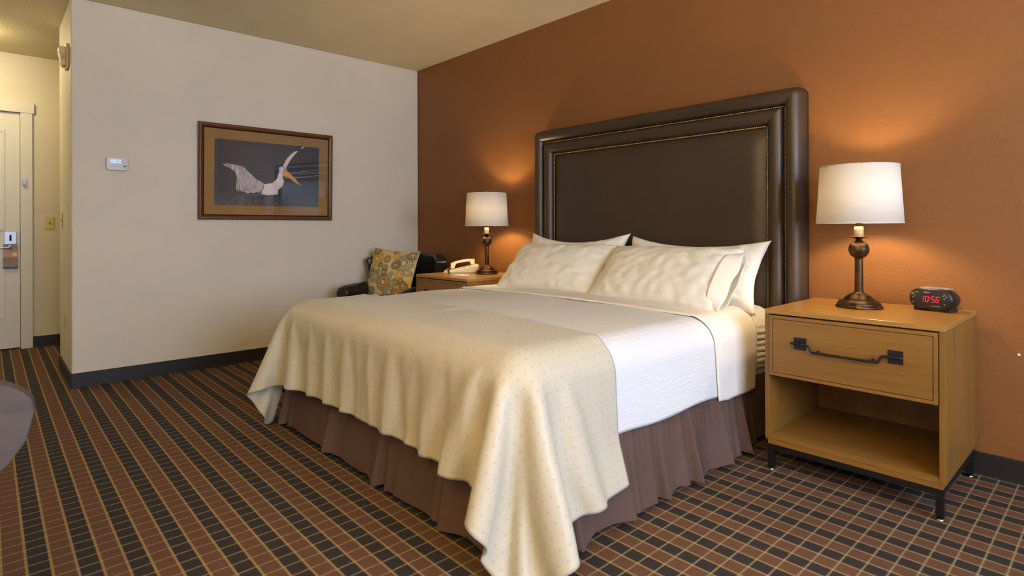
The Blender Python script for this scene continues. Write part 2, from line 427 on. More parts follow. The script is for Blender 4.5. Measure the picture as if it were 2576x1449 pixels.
b = B(); box(b, xs+.0535, xs+.0545, -3.118, -3.018, .733, .905); box(b, xs+.0535, xs+.0545, -3.118, -3.085, .905, .955); box(b, xs+.0535, xs+.0545, -3.055, -3.018, .905, .955)
hg = obj('door_hanger', b, hangermat()); tag(hg, 'sunset landscape card hanging from the lever of the entry door', 'door hanger')
text_obj('caption', 'do not disturb', .011, M['grey_mark'], hg, (xs+.055, -3.068, .757), (PI/2, 0, PI/2))
text_obj('caption', 'please', .007, M['grey_mark'], hg, (xs+.055, -3.068, .745), (PI/2, 0, PI/2))
# swing bar guard on casing
t = empty('door_guard', (XF+.018, -2.972, 1.52)); tag(t, 'small square steel door guard screwed to the entry door casing', 'door guard')
obj('guard_plate', bx(0, .006, -.017, .017, -.032, .032), M['steel'], t, bevel=.002)
obj('guard_knob', bx(.006, .022, -.012, .010, -.026, .026), M['silver_plastic'], t, bevel=.004)

def plate(name, loc, rz, label, cat, kind='switch', wd=.070):
    t = empty(name, loc, rz); tag(t, label, cat)
    obj('cover_plate', bx(-wd/2, wd/2, -.006, 0, -.0575, .0575), M['almond'], t, bevel=.003)
    if kind == 'switch':
        obj('toggle_slot', bx(-.005, .005, -.0075, -.006, -.012, .012), M['dark_dot'], t)
        obj('toggle', bx(-.004, .004, -.017, -.007, .000, .010), M['almond'], t, bevel=.001)
    elif kind == 'outlet':
        for s in (-.02, .02):
            obj('socket_face', bx(-.016, .016, -.008, -.006, s-.014, s+.014), M['white_plastic'], t, bevel=.003)
    for s in (-.04, .04) if kind == 'switch' else (0,):
        b = B(); lathe(b, [(0, 0), (.003, 0), (.003, .001), (0, .001)], 10, cap=False)
        obj('screw', b, M['steel'], t, loc=(0, -.006, s), rot=(PI/2, 0, 0))
    return t
plate('light_switch', (XF+.0002, -2.791, 1.150), PI/2, 'almond toggle light switch on the wall right of the entry door', 'switch')
plate('light_switch', (-.62, LY-.0002, 1.157), 0, 'almond switch plate on the narrow hall wall, seen edge on', 'switch')
plate('wall_outlet', (-.46, LY-.0002, .415), 0, 'almond outlet low on the narrow hall wall above the baseboard', 'outlet', 'outlet')

# fire strobe --------------------------------------------------
t = empty('fire_strobe', (-.160, LY-.0002, 2.30)); tag(t, 'beige wall-mounted fire alarm strobe with red lettering high on the hall corner', 'fire alarm')
obj('back_plate', bx(-.060, .060, -.018, 0, -.085, .085), M['strobe'], t, bevel=.004)
b = B(); prof = [(-.018, -.068), (-.018, .062), (-.048, .062), (-.058, .050), (-.044, -.052), (-.034, -.068)]
va = [b.verts.new((-.05, p[0], p[1])) for p in prof]; vb = [b.verts.new((.05, p[0], p[1])) for p in prof]
b.faces.new(va); b.faces.new(vb[::-1])
for i in range(len(prof)): b.faces.new((va[i], vb[i], vb[(i+1) % len(prof)], va[(i+1) % len(prof)]))
obj('housing', b, M['strobe'], t, bevel=.003)
b = B(); lathe(b, [(0, .018), (.014, .016), (.024, .009), (.027, 0)], 20, cap=False)
obj('strobe_lens', b, M['lens'], t, True, loc=(.022, -.040, .030), rot=(PI/2+.2, 0, 0))
text_obj('fire_lettering', 'FIRE', .026, M['red_mark'], t, (.0503, -.034, -.012), (PI/2, PI/2, PI/2))
# thermostat ----------------------------------------------------
t = empty('thermostat', (0.0002, -2.540, 1.555), PI/2); tag(t, 'white rounded thermostat on the cream wall, window reflection painted as blue glow on its display', 'thermostat')
b = B(); box(b, -.0655, .0655, -.024, 0, -.049, .049)
o = obj('housing', b, M['white_plastic'], t, bevel=.0)
me = o.data; bm = bmesh.new(); bm.from_mesh(me)
bmesh.ops.bevel(bm, geom=[e for e in bm.edges if abs((e.verts[0].co-e.verts[1].co).normalized().y) > .9], offset=.022, segments=6, affect='EDGES', profile=.5)
bm.to_mesh(me); bm.free()
bv = o.modifiers.new('bevel', 'BEVEL'); bv.width = .006; bv.segments = 3; bv.limit_method = 'ANGLE'; bv.angle_limit = .8
obj('display', bx(-.040, .022, -.0252, -.024, .002, .030), M['lcd_reflection'], t, bevel=.0006)
b = B(); box(b, -.004, .001, -.0256, -.0252, .004, .028); box(b, .013, .016, -.0256, -.0252, .004, .028)
obj('display_bar', b, M['lcd_reflection_dim'], t)
for zz in (.018, .002):
    b = B(); tube(b, [(.043+.010*math.cos(a*PI/10), -.0245, zz+.0085*math.sin(a*PI/10)) for a in range(21)], .0011, 6)
    obj('arrow_button', b, M['grey_mark'], t)
obj('slide_bar', bx(.033, .054, -.0255, -.024, -.020, -.013), M['dark_dot'], t)
text_obj('lettering', 'SYSTEM', .006, M['red_mark'], t, (.043, -.0243, -.027), (PI/2, 0, 0))
for k, xx in enumerate((-.032, -.009, .015)):
    obj('soft_button', bx(xx-.007, xx+.007, -.0252, -.024, -.021, -.016), M['grey_mark'], t, bevel=.0004)
    obj('button_mark', bx(xx-.004, xx+.004, -.0252, -.024, -.011, -.008), M['grey_mark'], t)
# chip in the paint (right of the right nightstand)
b = B(); lathe(b, [(0, .001), (.004, .001), (.0055, 0)], 7, cap=False)
obj('paint_chip', b, M['paper'], bpy.data.objects['wall_back'], loc=(4.585, -.0003, .547), rot=(PI/2, .4, 0))

# ------------------------------------------------------------------ picture
t = empty('framed_picture', (.012, -1.479, 1.540), rot=(0, .026, 0)); tag(t, 'wood-framed photograph of a white pelican on dark water, hung on the cream wall', 'picture')
YA, YB, ZA, ZB = -2.022, -.930, 1.162, 1.923       # outer frame
cy, cz = -1.479, 1.540
def framebar(prof, name, m):
    # mitred frame: prof = list of (inset from outer edge, height off the wall)
    b = B(); loops = []
    for ins, h in prof:
        loops.append([b.verts.new((h, y-cy, z-cz)) for y, z in ((YA+ins, ZA+ins), (YB-ins, ZA+ins), (YB-ins, ZB-ins), (YA+ins, ZB-ins))])
    for i, (a, c) in enumerate(zip(loops, loops[1:])):
        for k in range(4): b.faces.new((a[k], a[(k+1) % 4], c[(k+1) % 4], c[k]))
    return obj(name, b, m, t)
fr = framebar([(0, 0), (0, .016), (.003, .022), (.010, .026), (.018, .026), (.026, .022), (.033, .018)], 'frame', M['frame_wood'])
framebar([(.033, .018), (.0345, .014), (.038, .017), (.0415, .014), (.042, .008)], 'frame_lip', M['frame_lip'])
obj('mat_board', bx(.004, .008, YA+.03-cy, YB-.03-cy, ZA+.03-cz, ZB-.03-cz), M['mat_board'], t)
def printmat():
    m = mat('dark_water_print', (.1, .1, .1, 1), 0.5); nb = NB(m); v = nb.coord(); x, y, z = nb.sep(v)
    c = nb.mix(nb.ramp(y, -.35, .25), srgb(46, 34, 22), srgb(44, 36, 32))
    c = nb.mix(nb.math('MULTIPLY', nb.noise(nb.mapping(v, (1, 6, 60)), 1, 3), .35), c, srgb(86, 76, 72))
    sp = nb.noise(nb.mapping(v, (1, 50, 70)), 2.2, 3, .7)
    low = nb.math('SUBTRACT', 1, nb.ramp(nb.math('ADD', z, nb.math('MULTIPLY', nb.noise(v, 14, 2), .10)), -.17, -.10))
    c = nb.mix(nb.math('MULTIPLY', nb.ramp(sp, .56, .68), low), c, srgb(214, 206, 200))
    nb.put(c, P(m).inputs['Base Color']); return m
obj('print', bx(.008, .0084, -1.905-cy, -1.055-cy, 1.279-cz, 1.803-cz), printmat(), t)
M['feather'] = noisy('feather_print', srgb(226, 214, 206), srgb(140, 118, 104), 22, .6, 0, stretch=(1, 2.2, .6))
M['feather_light'] = noisy('feather_light_print', srgb(206, 192, 184), srgb(170, 152, 140), 30, .6, 0, stretch=(1, 2, .5))
M['pelican_white'] = noisy('pelican_white_print', srgb(240, 226, 216), srgb(226, 206, 194), 12, .6, 0)
M['beak'] = noisy('beak_print', srgb(236, 178, 88), srgb(216, 136, 60), 25, .6, 0)
def flat(pts, h, mi, bm):
    vs = [bm.verts.new((h, y-cy, z-cz)) for y, z in pts]; f = bm.faces.new(vs); f.material_index = mi
wing = [(-1.848, 1.603), (-1.809, 1.611), (-1.741, 1.604), (-1.69, 1.594), (-1.652, 1.557), (-1.588, 1.5), (-1.522, 1.463), (-1.536, 1.407), (-1.56, 1.395), (-1.588, 1.392), (-1.61, 1.382), (-1.63, 1.388), (-1.653, 1.376), (-1.68, 1.39), (-1.70, 1.39), (-1.716, 1.406), (-1.708, 1.43), (-1.722, 1.472), (-1.753, 1.55), (-1.79, 1.575), (-1.82, 1.585)]
bm = B(); flat(wing, .0088, 0, bm)
for k in range(16):      # separate feather strokes along the lower wing edge
    q = k/15; y = -1.73+q*.19; zt = 1.56-q*.12; zb = 1.40-.01*math.sin(k*2.1)-.008*q
    flat([(y-.004, zt), (y+.004, zt), (y+.006-.01*(1-q), zb), (y-.004-.01*(1-q), zb+.004)], .0090, 1 if k % 2 else 0, bm)
obj('wing_print', bm, [M['feather'], M['feather_light']], t)
bm = B(); flat([(-1.522, 1.459), (-1.455, 1.473), (-1.421, 1.509), (-1.404, 1.559), (-1.4, 1.608), (-1.39, 1.614), (-1.379, 1.615), (-1.345, 1.604), (-1.334, 1.584), (-1.366, 1.554), (-1.373, 1.526), (-1.359, 1.492), (-1.373, 1.449), (-1.407, 1.42), (-1.414, 1.378), (-1.489, 1.368), (-1.549, 1.379), (-1.529, 1.421)], .0091, 0, bm)
flat([(-1.372, 1.617), (-1.344, 1.675), (-1.309, 1.72), (-1.274, 1.751), (-1.239, 1.761), (-1.267, 1.73), (-1.302, 1.685), (-1.33, 1.634), (-1.345, 1.604)], .0090, 0, bm)
flat([(-1.216, 1.788), (-1.19, 1.802), (-1.183, 1.801), (-1.209, 1.779)], .0090, 0, bm)
obj('pelican_print', bm, M['pelican_white'], t)
bm = B(); flat([(-1.352, 1.597), (-1.324, 1.571), (-1.274, 1.531), (-1.239, 1.491), (-1.208, 1.457), (-1.26, 1.483), (-1.317, 1.522), (-1.366, 1.533), (-1.379, 1.546), (-1.373, 1.564)], .0093, 0, bm)
obj('beak_print', bm, M['beak'], t)
bm = B(); lathe(bm, [(0, .0004), (.005, .0003), (.006, 0)], 12, cap=False)
obj('eye_print', bm, M['dark_dot'], t, loc=(.0093, -1.355-cy, 1.591-cz), rot=(0, PI/2, 0))
bm = B()
for pts in ([(-1.32, 1.565), (-1.25, 1.575), (-1.16, 1.592), (-1.06, 1.606)], [(-1.36, 1.517), (-1.25, 1.530), (-1.15, 1.540), (-1.06, 1.558)]):
    for (ya_, za_), (yb_, zb_) in zip(pts, pts[1:]):
        flat([(ya_, za_), (yb_, zb_), (yb_, zb_+.004), (ya_, za_+.003)], .0089, 0, bm)
obj('ripple_print', bm, M['feather'], t)
def pane(name, x, a0, a1, c0, c1, m, parent, sgn):      # one optical surface facing sgn*x
    me = bpy.data.meshes.new(name); vs = [(x, a0, c0), (x, a1, c0), (x, a1, c1), (x, a0, c1)]
    me.from_pydata(vs if sgn > 0 else vs[::-1], [], [(0, 1, 2, 3)]); return link(name, me, m, parent)
pane('glass', .0145, YA+.036-cy, YB-.036-cy, ZA+.036-cz, ZB-.036-cz, M['pic_glass'], t, 1)

y0, y1, z0, z1 = WIN
pane('glass_pane', XR+.054, y0+.04, y1-.04, z0+.04, z1-.04, M['glass'], wn, -1)

# ------------------------------------------------------------------ headboard
t = empty('headboard', (2.752, 0, 0)); tag(t, 'tall dark brown leather headboard with two brass nailhead lines', 'headboard')
HX = 0.996; HT = 1.838
def roll_frame(name, ox0, oz, wd, yb, yf, radius_out, parent, yin=-.062):
    """upholstered border going up the left, across the top and down the right; cross-section is a soft roll"""
    n = 12; prof = []
    for i in range(n+1):
        a = PI*i/n
        q = (1-math.cos(a))/2
        lo = yb if a < PI/2 else yin
        prof.append((q*wd, lo + (yf-lo)*math.sin(a)**.8))
    bm = B(); cols = []
    z0 = .02
    path = [('L', z0), ('L', None), ('R', None), ('R', z0)]
    rows = []
    for ins, y in prof:
        r = max(radius_out-ins, .002)
        x = ox0-ins; zt = oz-ins
        pts = [(-x, z0)]
        for z in (.6, 1.0, 1.4): pts.append((-x, z))
        for k in range(7):
            a = PI - k*(PI/2)/6; pts.append((-x+r+r*math.cos(a), zt-r+r*math.sin(a)))
        for q in (-.5, 0, .5): pts.append((q*x, zt))
        for k in range(7):
            a = PI/2 - k*(PI/2)/6; pts.append((x-r+r*math.cos(a), zt-r+r*math.sin(a)))
        for z in (1.4, 1.0, .6): pts.append((x, z))
        pts.append((x, z0))
        rows.append([bm.verts.new((px, y, pz)) for px, pz in pts])
    for a, c in zip(rows, rows[1:]):
        for k in range(len(a)-1): bm.faces.new((a[k], a[k+1], c[k+1], c[k])).smooth = True
    # back closure
    for k in range(len(rows[0])-1): bm.faces.new((rows[0][k], rows[0][k+1], rows[-1][k+1], rows[-1][k]))
    return obj(name, bm, M['leather'], parent)
roll_frame('outer_border', HX, HT, .094, -.012, -.116, .05, t)
roll_frame('inner_border', HX-.103, HT-.103, .084, -.062, -.108, .004, t)
# centre panel, slightly crowned
PXH, PZT = HX-.198, HT-.198
nu, nv = 40, 40; pos = np.zeros((nv, nu, 3))
for j in range(nv):
    for i in range(nu):
        u = -1+2*i/(nu-1); v = j/(nv-1)
        e = (1-abs(u)**14)*(1-(v**20))
        pos[j, i] = (u*PXH, -.058-.032*max(e, 0)**.45, .02+(PZT-.02)*v)
grid('centre_panel', pos, None, M['leather'], t)
obj('back_board', bx(-HX+.03, HX-.03, -.02, -.001, .02, HT-.03), M['black_leather'], t)
def nails(x, zt):
    bm = B(); pts = []
    step = .0105; z = .6
    while z < zt: pts += [(-x, z), (x, z)]; z += step
    xx = -x
    while xx < x: pts.append((xx, zt)); xx += step
    for k, (px, pz) in enumerate(pts):
        r = .0052 if k % 9 else .0062
        vs = []
        for a in range(6): vs.append(bm.verts.new((px+r*math.cos(a*PI/3), -.066, pz+r*math.sin(a*PI/3))))
        c = bm.verts.new((px, -.0745, pz))
        for a in range(6): f = bm.faces.new((vs[a], vs[(a+1) % 6], c)); f.smooth = True
    return bm
for x, zt in ((HX-.0985, HT-.0985), (HX-.193, HT-.193)):
    o = obj('nailhead_trim', nails(x, zt), M['brass'], t); o['kind'] = 'stuff'; o['label'] = 'line of small brass nailheads'
    b = B(); 
    for s in (-1, 1): box(b, s*x-.007, s*x+.007, -.065, -.03, .02, zt+.007)
    box(b, -x, x, -.065, -.03, zt-.007, zt+.007)
    obj('trim_channel', b, M['black_leather'], t)

# ------------------------------------------------------------------ bed
BX0, BX1, BY0, BY1 = 1.70, 3.63, -2.02, -.125
BZ = .685; BC = ((BX0+BX1)/2, (BY0+BY1)/2)
bed = empty('bed', (BC[0], BC[1], 0)); tag(bed, 'king size bed made up in white linen with a brown gathered skirt', 'bed')
# fitted-sheet mattress: cross-section swept along y, with stretched gathers at the head end
HWX = (BX1-BX0)/2
def wrapx(s, hw, r, top, ease=0):
    """s = arc distance from the centre line; returns (x offset, z)"""
    a = abs(s); sg = 1 if s >= 0 else -1
    flatw = hw-r; arc = r*PI/2
    if a <= flatw: return s, top
    if a <= flatw+arc:
        th = (a-flatw)/r; return sg*(flatw+r*math.sin(th)), top-r*(1-math.cos(th))
    d = a-flatw-arc
    return sg*(hw+ease*d), top-r-d
crown = lambda x, y: .018*(1-((x-BC[0])/HWX)**2) * 1.0
nu, nv = 261, 150
R_ = .115; arclen = HWX-R_+R_*PI/2+(BZ-.03-R_-.30)
pos = np.zeros((nv, nu, 3)); uv = np.zeros((nv, nu, 2))
topm = BZ-.022
for j in range(nv):
    y = BY1 + (BY0+.02-BY1)*j/(nv-1)
    for i in range(nu):
        s = -arclen + 2*arclen*i/(nu-1)
        x, z = wrapx(s, HWX-.012, R_, topm)
        z += .012*(1-(x/HWX)**2)
        if z < topm-.03:
            k = min(1, max(0, (topm-.05-z)/.05))*min(1, max(0, (z-.30)/.03))
            hy = max(0, 1-abs(y-(-.16))/.75)
            ph = (z + .03*math.sin((y+.2)*3.0))*2*PI/.030
            off = .0085*k*hy*(math.sin(ph+.8*rnd(y*5, z*4)) + .35*rnd(y*9, z*60))
            x += off*(1 if x > 0 else -1)
        # round off at the foot
        d_ = y-(BY0+.02); z -= .14-math.sqrt(max(0, .14**2-(.14-d_)**2)) if d_ < .14 else 0
        pos[j, i] = (x, y-BC[1], z); uv[j, i] = (s, y)
grid('mattress', pos, uv, M['fitted'], bed)
b = bx(-HWX+.03, HWX-.03, BY0+.05-BC[1], BY1-BC[1], .30, BZ-.05); obj('mattress_core', b, M['fitted'], bed, bevel=.11, seg=5)
obj('box_spring', bx(-HWX+.03, HWX-.03, BY0+.05-BC[1], BY1-BC[1], .09, .30), M['dark_fabric'], bed)
for sx in (-.85, 0, .85):
    for sy in (BY0+.25, BY1-.2):
        b = B(); lathe(b, [(.02, 0), (.025, .01), (.025, .09)], 12); obj('leg', b, M['black_metal'], bed, loc=(sx, sy-BC[1], 0))
# skirt: panels with pleats
def skirt():
    path = []; ds = .006
    def seg(a, c):
        a = Vector(a); c = Vector(c); L = (c-a).length; n = int(L/ds); nr = Vector((-(c-a).y, (c-a).x)).normalized()*-1
        for k in range(n): path.append((a+(c-a)*k/n, nr))
    r = .05
    x0, x1, y0, y1 = BX0+.015, BX1-.012, BY0+.04, BY1
    seg((x1, y1), (x1, y0+r))
    for k in range(8):
        a = -k/8*PI/2; path.append((Vector((x1-r+r*math.cos(a), y0+r+r*math.sin(a))), Vector((math.cos(a), math.sin(a)))))
    seg((x1-r, y0), (x0+r, y0))
    for k in range(8):
        a = -PI/2-k/8*PI/2; path.append((Vector((x0+r+r*math.cos(a), y0+r+r*math.sin(a))), Vector((math.cos(a), math.sin(a)))))
    seg((x0, y0+r), (x0, y1))
    return path
pth = skirt()
# orientation check: normal must point outwards
cc = Vector(BC)
pth = [(p, n if (p-cc).dot(n) > 0 else -n) for p, n in pth]
# pleats: position along the skirt (m from the head on the right side), width, depth, sign
arc = [0]
for (p, n), (q, n2) in zip(pth, pth[1:]): arc.append(arc[-1]+(q-p).length)
tot = arc[-1]
pleats = [(.44, 1), (.62, -1), (.90, 1), (1.13, 1), (1.36, -1), (1.66, 1), (2.20, 1), (2.66, -1), (3.14, 1), (3.68, -1), (4.1, 1), (4.9, -1), (5.4, 1)]
nv = 26; pos = np.zeros((nv, len(pth), 3)); uv = np.zeros((nv, len(pth), 2))
for i, (p, n) in enumerate(pth):
    s = arc[i]
    wv = 0
    for c, sg in pleats:
        q = (s-c)*sg
        if abs(q) < .3:
            if q < 0: wv += .040*math.exp(q/.055) - .012*math.exp(-((q+.11)/.05)**2)
            else: wv += .040*math.exp(-(q/.007)**2) - .020*math.exp(-((q-.022)/.016)**2) + .010*math.exp(-((q-.06)/.02)**2)
    g = .014*rnd(s*5, 3)+.005*rnd(s*16, 8)
    flatz = 1 if .30 < s < tot-1.0 else .25
    hem = .016 + .010*(1+rnd(s*3, 5)) 
    for j in range(nv):
        t_ = j/(nv-1); z = .345*(1-t_)+hem*t_
        out = .004+(.040*t_**1.2)*flatz + (wv*(t_**.75)+g*t_)*flatz + .003*math.sin(s*150+4*rnd(s*9))*(1-t_)**3
        # lean of pleats
        pos[j, i] = (p.x+n.x*out-BC[0], p.y+n.y*out-BC[1], z); uv[j, i] = (s, z)
o = grid('bed_skirt', pos, uv, M['skirt'], bed); o['label'] = 'brown gathered cotton skirt with box pleats'

# blanket (white), from under the sheet fold to the foot, tucked under the throw -------------
def drape(name, hw, top, ya, yb, hangx, r, material, foot=None, crownh=.018, lift=0, wob=.004, thick=.004, seed=0, nu=170, nv=110, hemf=None, edge_roll=0, sideshift=None):
    """ya = head-side edge, yb = foot end (bed coordinates y); foot = drop over the foot or None"""
    al = hw-r+r*PI/2+hangx; pos = np.zeros((nv, nu, 3)); uv = np.zeros((nv, nu, 2))
    fl = (ya-yb) if foot is None else (ya-yb)-r+r*PI/2+foot
    for j in range(nv):
        tj = j/(nv-1); dist = fl*tj
        for i in range(nu):
            s = -al+2*al*i/(nu-1)
            x, z = wrapx(s, hw, r, top)
            side = max(0, abs(s)-(hw-r))/(al-hw+r)
            y = ya-dist; dz = 0
            if foot is not None:
                fy, fz = wrapx(dist-(ya-yb)+1.0, 1.0, r, 0)
                if dist > (ya-yb)-r: y = yb + 1.0 - 1.0 - (fy-1.0) ; dz = fz
            zz = z+dz + crownh*(1-min(1, (x/hw)**2))
            zz = max(zz, top-r-hangx)
            if foot is not None and side > 0 and dist > (ya-yb)-r:
                q_ = min(1, side*3)*min(1, (dist-(ya-yb)+r)/.15); x -= .055*q_*(1 if x > 0 else -1); y += .055*q_
            k = rnd(x*2.2+seed, y*2.2, seed)*wob*(1 if side < .05 else 1.5)
            out = k*1.4*(1 if x > 0 else -1) if side > .3 else 0
            if side <= .3: zz += k
            if sideshift and side > 0: y += sideshift(side, tj, x)
            if hemf and side > 0: zz += hemf(side, y, x)
            pos[j, i] = (BC[0]+x+out, y, zz); uv[j, i] = (s, dist)
    return grid(name, pos, uv, material, None, sub=0, thick=thick)
def blhem(side, y, x): return side*(.028*rnd(y*2.3, 7) - .02*max(0, (-y-1.0)))
o = drape('blanket', HWX+.006, BZ-.012, -.72, BY0+.005, .228, .12, M['blanket'], foot=.21, hemf=blhem, wob=.007, nu=220, nv=140)
tag(o, 'white crinkled blanket stretched over the bed between sheet fold and beige throw', 'blanket')
# folded-over top sheet
def shift(side, tj, x): return (.05*side*(1-tj)+ .0*tj)
def shem(side, y, x): return side*(.012*rnd(y*9, 2) + .0)
pz = BZ-.004
def fold_sheet():
    nu, nv = 240, 60; hw = HWX+.012; r = .124; hang = .262
    al = hw-r+r*PI/2+hang; pos = np.zeros((nv, nu, 3)); uv = np.zeros((nv, nu, 2))
    for j in range(nv):
        tj = j/(nv-1)
        for i in range(nu):
            s = -al+2*al*i/(nu-1); x, z = wrapx(s, hw, r, pz); side = max(0, abs(s)-(hw-r))/(al-hw+r)
            ya = -.832+.012*rnd(s*2.5, 4)+.055*side; yb = -.40-.03*side
            y = ya+(yb-ya)*tj
            z += .018*(1-min(1, (x/hw)**2)) + .004*rnd(x*3, y*6, 2)
            edge = math.exp(-(tj/.10)**2)
            if side <= .02: z += .005*edge - .010*max(0, 1-tj/.03)
            out = .001*edge - .004*max(0, 1-tj/.02)+.005*rnd(y*10, z*3, 5)+(.010*math.sin(side*2.5+2*rnd(y*7, 1)) if side > .2 else 0)*tj
            if side > .02: x += out*(1 if x > 0 else -1)
            if side > .7: z += (side-.7)*.05*rnd(y*11, x)
            pos[j, i] = (BC[0]+x, y, z); uv[j, i] = (s, y)
    return grid('top_sheet', pos, uv, M['sheet'], None, thick=.003)
o = fold_sheet(); tag(o, 'white striped top sheet folded back over the blanket below the pillows', 'sheet')

# ------------------------------------------------------------------ throw: small position-based cloth simulation
def throw_sim():
    h = .02; nu = int(THW/h)+1; nv = int(THL/h)+1
    us = np.linspace(-THW/2, THW/2, nu); vs = np.linspace(-THL/2, THL/2, nv)
    U, V = np.meshgrid(us, vs)
    rng = np.random.RandomState(7)
    # v = +THL/2 is the head-side edge at y = -1.55
    X = np.zeros((nv, nu, 3)); cx = BC[0]
    X[..., 0] = cx + .01 + U*.975 + .0; X[..., 1] = -1.535 - (THL/2-V)
    nz = np.array([[rnd(u*7, v*2.0) for u in us] for v in vs])
    X[..., 2] = BZ+.035 + .02*nz
    Xp = X.copy(); hx, hy = h, h
    lo = np.array([BX0-.014, BY0-.012]); hi = np.array([BX1+.014, 5.0]); top = BZ+.004; r = .125
    ctr = np.array([(lo[0]+hi[0])/2, (lo[1]+hi[1])/2, top/2-1.0]); half = np.array([(hi[0]-lo[0])/2, (hi[1]-lo[1])/2, top/2+1.0])
    def solve(Aidx, Bidx, L, k):
        a = X[Aidx]; b_ = X[Bidx]; d = b_-a; l = np.sqrt((d*d).sum(-1, keepdims=True))+1e-9
        c = d*((l-L)/l)*(.5*k); X[Aidx] += c; X[Bidx] -= c
    sl = np.s_
    cons = []
    for p in (0, 1):
        n_ = (nu-p)//2; cons.append((sl[:, p:p+2*n_:2], sl[:, p+1:p+2*n_:2], hx, 1))
        n_ = (nv-p)//2; cons.append((sl[p:p+2*n_:2, :], sl[p+1:p+2*n_:2, :], hy, 1))
    dg = math.hypot(hx, hy)
    for p in (0, 1):
        n_ = (nv-p)//2
        cons.append((sl[p:p+2*n_:2, :-1], sl[p+1:p+2*n_:2, 1:], dg, .35)); cons.append((sl[p:p+2*n_:2, 1:], sl[p+1:p+2*n_:2, :-1], dg, .35))
    def bend(k, st):
        for s_ in (0, 1):
            d_ = [0, 0]
            if s_ == 0: a = X[:, :-st]; b_ = X[:, st:]
            else: a = X[:-st]; b_ = X[st:]
            L = st*h; d = b_-a; l = np.sqrt((d*d).sum(-1, keepdims=True))+1e-9
            c = d*((l-L)/l)*(.25*k)
            if s_ == 0: X[:, :-st] += c; X[:, st:] -= c
            else: X[:-st] += c; X[st:] -= c
    def crownz(x): return .018*np.clip(1-((x-cx)/HWX)**2, 0, 1)
    def collide():
        nonlocal X
        p = X - ctr; p[..., 2] -= crownz(X[..., 0])
        fl_ = np.clip((.33-X[..., 2])/.3, 0, 1)*.070
        p[..., 0] -= np.clip(p[..., 0], -fl_, fl_); p[..., 1] -= np.clip(p[..., 1], -fl_, fl_)
        q = np.abs(p)-(half-r); qm = np.maximum(q, 0); L = np.sqrt((qm*qm).sum(-1))
        inner = np.minimum(q.max(-1), 0); sd = L+inner-r
        hit = sd < .0
        if hit.any():
            nrm = np.zeros_like(X); out = L > 1e-6
            nrm[out] = (qm[out]/L[out][:, None])*np.sign(p[out])
            m_ = ~out; 
            if m_.any():
                k = q[m_].argmax(-1); tmp = np.zeros((m_.sum(), 3)); tmp[np.arange(len(k)), k] = 1; nrm[m_] = tmp*np.sign(p[m_])
            push = np.where(hit, -sd, 0)[..., None]*nrm
            X += push
            # friction
            d = X-Xp; dn = (d*nrm).sum(-1, keepdims=True)*nrm; dt_ = d-dn
            X = np.where(hit[..., None], X-dt_*.6, X)
        fl = X[..., 2] < .006
        if fl.any():
            X[..., 2] = np.maximum(X[..., 2], .006); d = X-Xp; d[..., 2] = 0
            X = np.where(fl[..., None], X-d*.5, X)
    Vv = np.zeros_like(X); dt = 1/60; GR = 1.3
    for step in range(360):
        Xp = X.copy(); Vv[..., 2] -= GR*dt; X = X+Vv*dt
        for it in range(20):
            for c in cons: solve(*c)
            bend(.3, 2)
            if it % 3 == 0: bend(.05, 4)
            if it % 3 == 2: collide()
        collide()
        Vv = (X-Xp)/dt*(.99 if step < 150 else .95)
    return X, np.stack([U, V], -1)
X, UV = throw_sim()
for (c, wd, d) in ((1.95, .02, .010), (2.12, .012, .007), (2.30, .025, .012), (2.47, .012, .010), (2.60, .012, .008), (2.72, .014, .012), (2.86, .02, .008), (3.00, .012, .012), (3.13, .03, .014), (3.30, .014, .016), (3.42, .03, .016)):
    k = np.clip((.66-X[..., 2])/.30, 0, 1)*(X[..., 1] < BY0-.004)
    slant = X[..., 0] - (.66-X[..., 2])*.12
    X[..., 1] -= k*d*(np.exp(-((slant-c)/wd)**2)+.6*np.exp(-((slant-c-wd*2)/(wd*2.5))**2))
# ripples along the head-side hem
hw_ = np.exp(-(THL/2-UV[..., 1])/.035)
for (c, wd, d) in ((1.92, .022, .012), (2.02, .03, .006), (2.19, .025, .006), (2.33, .02, .006), (2.52, .024, .013), (2.70, .03, .005), (2.93, .026, .014), (3.03, .03, .010), (3.2, .03, .006)):
    X[..., 2] += hw_*d*np.exp(-((X[..., 0]-c)/wd)**2)
# deep crease in the corner drape
for (ccx, ang, wd_, dep) in ((BX1, -58, 11, .036), (BX1, -20, 12, .024), (BX0, -130, 12, .03)):
    dx_, dy_ = X[..., 0]-(ccx-.06*np.sign(ccx-BC[0])), X[..., 1]-(BY0+.06); rr_ = np.hypot(dx_, dy_)+1e-6
    an_ = np.degrees(np.arctan2(dy_, dx_)); wz = np.clip((.40-X[..., 2])/.22, 0, 1)*(rr_ < .6)
    amt = dep*wz*np.exp(-((an_-ang)/wd_)**2); X[..., 0] -= dx_/rr_*amt; X[..., 1] -= dy_/rr_*amt
    amt = dep*.45*wz*np.exp(-((an_-ang-wd_*2.0)/wd_)**2); X[..., 0] += dx_/rr_*amt; X[..., 1] += dy_/rr_*amt
o = grid('bed_throw', X, UV, M['throw'], None, sub=1, thick=.003)
o.modifiers.move(1, 0)
tag(o, 'beige dotted throw draped over the foot of the bed, corners reaching the carpet', 'throw')

